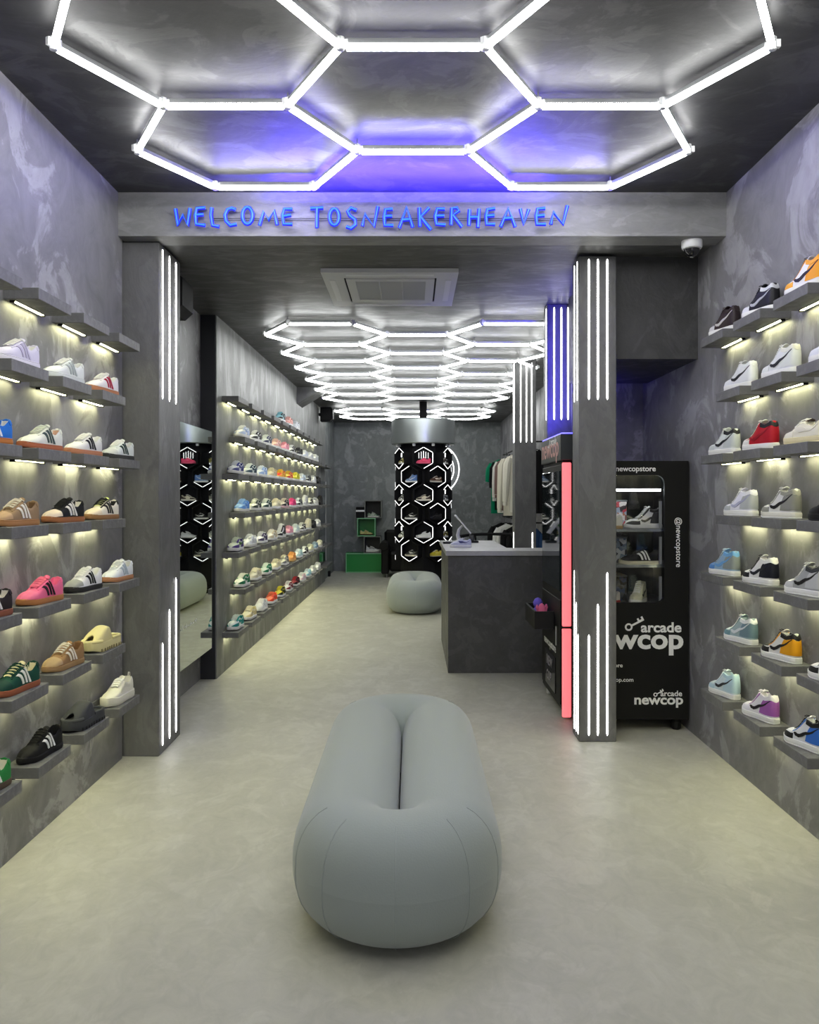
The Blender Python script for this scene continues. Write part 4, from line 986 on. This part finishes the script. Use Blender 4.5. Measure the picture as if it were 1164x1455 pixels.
for cx, cz, sx, sz in ((wx0, wz0, 1, 1), (wx1, wz0, -1, 1), (wx0, wz1, 1, -1), (wx1, wz1, -1, -1)):
    pl = [(0, 0)] + [(rr-rr*math.sin(math.radians(a)), rr-rr*math.cos(math.radians(a))) for a in range(0, 91, 15)]
    b.prism([(cx-ox+sx*u, cz+sz*v) for u, v in pl], ya, yb2, lambda u, v, a: (u, a, v))
door = b.build('door', BLACK, t)
MB().box(wx0-ox, wx1-ox, yf+.030-oy, yf+.034-oy, wz0, wz1).build('window_pane', GLASS, door)
yt = yf-oy-.0008
def T(body, X, Z, size, bold=.0, align='LEFT', sx=1.0, nm='lettering', par=None): return text(nm, body, size, T_WHITE, par or door, (X-ox, yt, Z), (1, 0, 0), (0, 0, 1), bold, .0006, align, sx)
P1 = lambda px_, py_: ((px_-CX)*yf/F, CH+(CY-py_)*yf/F)
X, Z = P1(932, 669.5); T('@newcopstore', X, Z, .045, .0007, 'RIGHT', 1.0)
X, Z = P1(968.5, 898); T('arcade', X, Z, .082, .0022, 'RIGHT', 1.10)
X, Z = P1(971.5, 921); T('newcop', X, Z, .166, .0048, 'RIGHT', 1.12)
X, Z = P1(885, 948); T('@newcopstore', X, Z, .034, .0005, 'RIGHT', 1.05)
X, Z = P1(900.5, 968.5); T('www.newcop.com', X, Z, .034, .0005, 'RIGHT', 1.05)
X, Z = P1(969.5, 989); T('arcade', X, Z, .046, .0008, 'RIGHT', 1.05)
X, Z = P1(971, 1000.5); T('newcop', X, Z, .081, .0022, 'RIGHT', 1.14)
X, Z = P1(961, 735); text('lettering', '@newcopstore', .047, T_WHITE, door, (X-ox, yt, Z), (0, 0, -1), (1, 0, 0), .0004, .0006, 'LEFT', 1.0)
def key_logo(px_, py_, sc):
    X, Z = P1(px_, py_); b = MB(); n = 18; r0, r1 = .020*sc, .011*sc; poly = []
    vs = []; fs = []
    for k in range(n):
        a = 2*math.pi*k/n
        for r in (r0, r1):
            for yy in (yt-.0006, yt+.0004): vs.append((X-ox+r*math.cos(a), yy, Z+r*math.sin(a)))
    for k in range(n):
        i = 4*k; j = 4*((k+1) % n); fs += [(i, j, j+2, i+2), (i+1, i+3, j+3, j+1), (i, i+1, j+1, j), (i+2, j+2, j+3, i+3)]
    b.add(vs, fs)
    R = Matrix.Translation((X-ox, yt, Z)) @ Matrix.Rotation(-math.radians(27), 4, 'Y')
    b.box(.018*sc, .088*sc, -.0006, .0004, -.005*sc, .005*sc, R); b.box(.056*sc, .066*sc, -.0006, .0004, .004*sc, .019*sc, R); b.box(.078*sc, .088*sc, -.0006, .0004, .004*sc, .019*sc, R); b.box(.056*sc, .088*sc, -.0005, .0003, -.005*sc, .007*sc, R)
    b.build('key_emblem', T_WHITE, door)
key_logo(893.5, 891, 1.15); key_logo(931.5, 987, .62)
for sx in (x0+.06, x1-.06):
    for sy in (yf+.05, yb-.05): MB().lathe([(.02, 0), (.032, .012), (.032, .045), (.02, .0695)], 12, (sx-ox, sy-oy, 0)).build('foot', BLACK, t)
MB().box(wx0-.01-ox, wx1-ox+.02, .0-.18, -.165, 1.43, 1.445).build('light_bar', emis('machine_light', (.85, .95, 1), 9), t)
for i, z in enumerate((1.20, .985, .745)):
    tr = MB().box(x0+.031-ox, x1-.031-ox, -.27, .27, z-.012, z).build('tray', mat('tray_grey', (.12, .13, .14), .3), t)
    MB().box(x0+.035-ox, x1-.06-ox, -.282, -.2705, z-.014, z+.003).build('tray_edge', glassm('clear_edge', .05, (.8, .9, 1), .35) if i == 0 else bpy.data.materials['clear_edge'], tr)
    MB().box(1.49-ox, 1.505-ox, -.26, -.245, z+.005, z+.17).build('tray_divider', mat('divider_grey', (.25, .26, .27), .3), tr)
make_shoe('high', A(base=(226,226,226), over=BK, mark=BK, lin=BK, mid=(220,220,222), out=(150,150,150), col=BK, toebox=(230,230,230)), (1.41, 4.99, 1.2005), math.pi+.45, 'black and white sneaker on the upper tray inside the vending machine', None, .84).rotation_euler = (0, 0, math.pi+.12)
make_shoe('low', A(base=(20,20,22), mark=(232,232,232), lin=(24,24,26), mid=(214,208,184), out=(206,200,176), lace=(30,30,32), toe=(22,22,24)), (1.385, 4.97, .9855), math.pi+.06, 'black low sneaker with white stripes on the middle machine tray', None, .92)
make_shoe('high', A(base=(210,210,184), over=(214,212,190), mark=(70,70,60), lin=(200,198,176), toebox=(208,206,180)), (1.39, 5.02, .7455), math.pi/2+2.6, 'cream high-top standing on the bottom machine tray', None, .80)
make_shoe('low', A(base=(214,208,204), mark=(150,40,44), mid=(190,60,60), out=(170,50,50)), (1.20, 4.99, .7455), math.pi+.6, 'small white and red sneaker on the bottom machine tray', None, .66)
make_shoe('low', A(base=(220,216,206), mark=(30,30,32), mid=(190,160,110), out=(180,150,100)), (1.17, 4.97, 1.2005), math.pi+.2, 'white low sneaker on the upper tray partly behind the pillar', None, .82)
def printed(name, cols, scale):
    m = bpy.data.materials.new(name); m.use_nodes = True; nt = m.node_tree; b_ = nt.nodes['Principled BSDF']; b_.inputs['Roughness'].default_value = .3
    tc = nt.nodes.new('ShaderNodeTexCoord'); v = nt.nodes.new('ShaderNodeTexVoronoi'); v.inputs['Scale'].default_value = scale
    nt.links.new(tc.outputs['Object'], v.inputs['Vector']); r = nt.nodes.new('ShaderNodeValToRGB'); r.color_ramp.interpolation = 'CONSTANT'
    while len(r.color_ramp.elements) < len(cols): r.color_ramp.elements.new(.5)
    for i, c in enumerate(cols): r.color_ramp.elements[i].position = i/len(cols); r.color_ramp.elements[i].color = (*s2l(c), 1)
    nt.links.new(v.outputs['Color'], r.inputs['Fac']); nt.links.new(r.outputs['Color'], b_.inputs['Base Color']); return m
for z, cols, lab in ((1.20, [(200,60,80), (230,220,220), (60,50,60), (190,120,90), (170,180,200), (120,40,60)], 'box with a red and white mottled print on the upper machine tray'),
                     (.985, [(90,110,150), (200,206,220), (40,46,70), (120,140,170), (60,60,70)], 'box with a blue and white mottled print on the middle machine tray'),
                     (.745, [(24,26,34), (50,66,110), (30,30,34), (70,76,90), (40,36,34)], 'dark mottled box on the bottom machine tray')):
    bt = thing('printed_box', lab, 'box', (1.225, 5.17, z+.0005), 0, 'boxes in the vending machine')
    MB().bbox(-.10, .115, -.07, .10, 0, .150 if z < 1.1 else .165, .003).build('box_body', printed('print_%d' % int(z*100), cols, 42), bt)
    MB().bbox(-.103, .118, -.073, .103, .1655 if z > 1.1 else .1505, .1755 if z > 1.1 else .1605, .002).build('lid', mat('box_lid', (.15, .16, .18), .4), bt)

# ================================================================= PRIZE MACHINE 2 (faces the aisle)
yn, yfar, xa, xb = 5.08, 5.86, .932, 1.135
yn, yfar = 5.08, 5.86
t = thing('prize_machine', 'black prize machine with a glowing pink strip beside the cash counter', 'prize machine', ((xa+xb)/2, (yn+yfar)/2, 0))
ox, oy = (xa+xb)/2, (yn+yfar)/2
xb = 1.013
b = MB(); b.bbox(xa+.004-ox, xb-ox, yn+.02-oy, yfar-oy, .06, 1.60, .004); b.build('cabinet', BLACK, t)
hd = MB().bbox(xa-.006-ox, xb-ox, yn+.012-oy, yfar-oy, 1.625, 1.79, .004).build('header_box', mat('header_grey', (.035, .04, .042), .4), t)
MB().box(xa-ox, xb-ox, yn+.014-oy, yfar-.02-oy, 1.7905, 1.797).build('blue_top_strip', emis('blue_strip', (.06, .05, 1), 3), t)
MB().box(xa+.01-ox, xb-.01-ox, yn+.03-oy, yfar-.01-oy, 1.6005, 1.6245).build('neck', BLACKM, t)
R_ = (0, -1, 0); Uv = (0, 0, 1)
xs = xa-.0068-ox
T_PINK = mat('pink_lettering', (.75, .42, .38), .5)
text('lettering', 'newcop', .185, T_PINK, hd, (xs, yfar-.03-oy, 1.66), R_, Uv, .003, .0006, 'LEFT', 1.13)
text('lettering', 'arcade', .075, T_WHITE, hd, (xs, yfar-.40-oy, 1.735), R_, Uv, .001, .0006, 'LEFT', 1.1)
b = MB(); b.tube([(xs, yfar-.30-oy, 1.735), (xs, yfar-.34-oy, 1.725), (xs, yfar-.38-oy, 1.775)], .004, 5); b.build('key_emblem', T_WHITE, hd)
# front: window, keypad and hatch
MB().bbox(xa-.004-ox, xa+.0035-ox, yn+.07-oy, yfar-.03-oy, .80, 1.56, .002).build('window_pane', mat('smoked_glass', (.012, .018, .02), .03, spec=.3), t)
dr = MB().bbox(xa-.003-ox, xa+.0035-ox, yn+.05-oy, yfar-.02-oy, .09, .745, .002).build('lower_door', BLACK, t)
MB().bbox(xa-.010-ox, xa-.0035-ox, yn+.20-oy, yfar-.20-oy, .12, .355, .003).build('prize_hatch', BLACKG, dr)
MB().tube([(xa-.016-ox, yn+.12-oy, .45), (xa-.016-ox, yn+.12-oy, .57)], .005, 8).build('handle', ALU, dr)
text('lettering', 'newcopstore', .075, T_WHITE, dr, (xa-.0038-ox, yfar-.12-oy, .385), R_, Uv, .001, .0006, 'LEFT', 1.15)
text('lettering', 'NEW', .09, mat('grey_lettering', (.3,.28,.3), .5), dr, (xa-.0108-ox, yn+.52-oy, .26), R_, Uv, .001, .0006); text('lettering', 'COP', .09, MC['grey_lettering'], dr, (xa-.0108-ox, yn+.52-oy, .16), R_, Uv, .001, .0006)
# lit strip on the near corner, in two lengths
for z0, z1 in ((.588, 1.61), (.022, .575)):
    MB().bbox(.934-ox, .990-ox, yn-oy, yn+.019-oy, z0, z1, .005).build('pink_light_strip', EMR, t)
MB().box(.934-ox, .990-ox, yn-.001-oy, yn+.018-oy, .576, .587).build('strip_joint', BLACK, t)
for yy in (yn+.08, yfar-.08):
    for xx in (xa+.04, xb-.03): MB().lathe([(.014, 0), (.022, .01), (.022, .04), (.014, .0595)], 10, (xx-ox, yy-oy, 0)).build('castor', GREY_P, t)
# prize tray
ty0, ty1 = 5.34, 5.78
tr = MB()
tr.box(.815-ox, .9275-ox, ty0-oy, ty1-oy, .53, .545); tr.box(.80-ox, .815-ox, ty0-oy, ty1-oy, .53, .645); tr.box(.815-ox, .9275-ox, ty0-oy, ty0+.012-oy, .545, .645); tr.box(.815-ox, .9275-ox, ty1-.012-oy, ty1-oy, .545, .645)
tr.build('tray', BLACK, t)
def plush(label, loc, col, belt):
    q = thing('plush_toy', label, 'toy', loc, .3, None, 1.4); m = mat('plush_%d_%d_%d' % col, s2l(col), .9); k = mat('plush_%d_%d_%d' % belt, s2l(belt), .9)
    MB().lathe([(.004, 0), (.026, .006), (.032, .03), (.022, .055), (.016, .062)], 12).build('body', m, q, True)
    MB().lathe([(.014, .060), (.022, .072), (.024, .088), (.015, .104), (.003, .110)], 12).build('head', m, q, True)
    MB().tube([(-.040, 0, .030), (-.02, 0, .045), (.02, 0, .045), (.040, 0, .030)], [.008, .010, .010, .008], 8).build('arms', k, q, True)
plush('small blue-violet toy standing upright in the machine tray', (.868, 5.64, .5455), (112,96,210), (50,50,190))
q = thing('plush_toy', 'small pink toy sitting in the machine tray', 'toy', (.872, 5.50, .5455), .5, None, 1.25)
mm = mat('plush_pink', s2l((232,110,150)), .9)
MB().lathe([(.004, 0), (.028, .012), (.034, .04), (.026, .075), (.012, .10), (.003, .106)], 12).build('body', mm, q, True)
MB().tube([(-.02, 0, .06), (-.032, 0, .085), (-.03, 0, .10)], [.010, .009, .004], 6).build('ear', mm, q); MB().tube([(.02, 0, .06), (.032, 0, .085), (.03, 0, .10)], [.010, .009, .004], 6).build('ear', mm, q)
# cleanup of helper slots: nothing hidden, nothing instanced
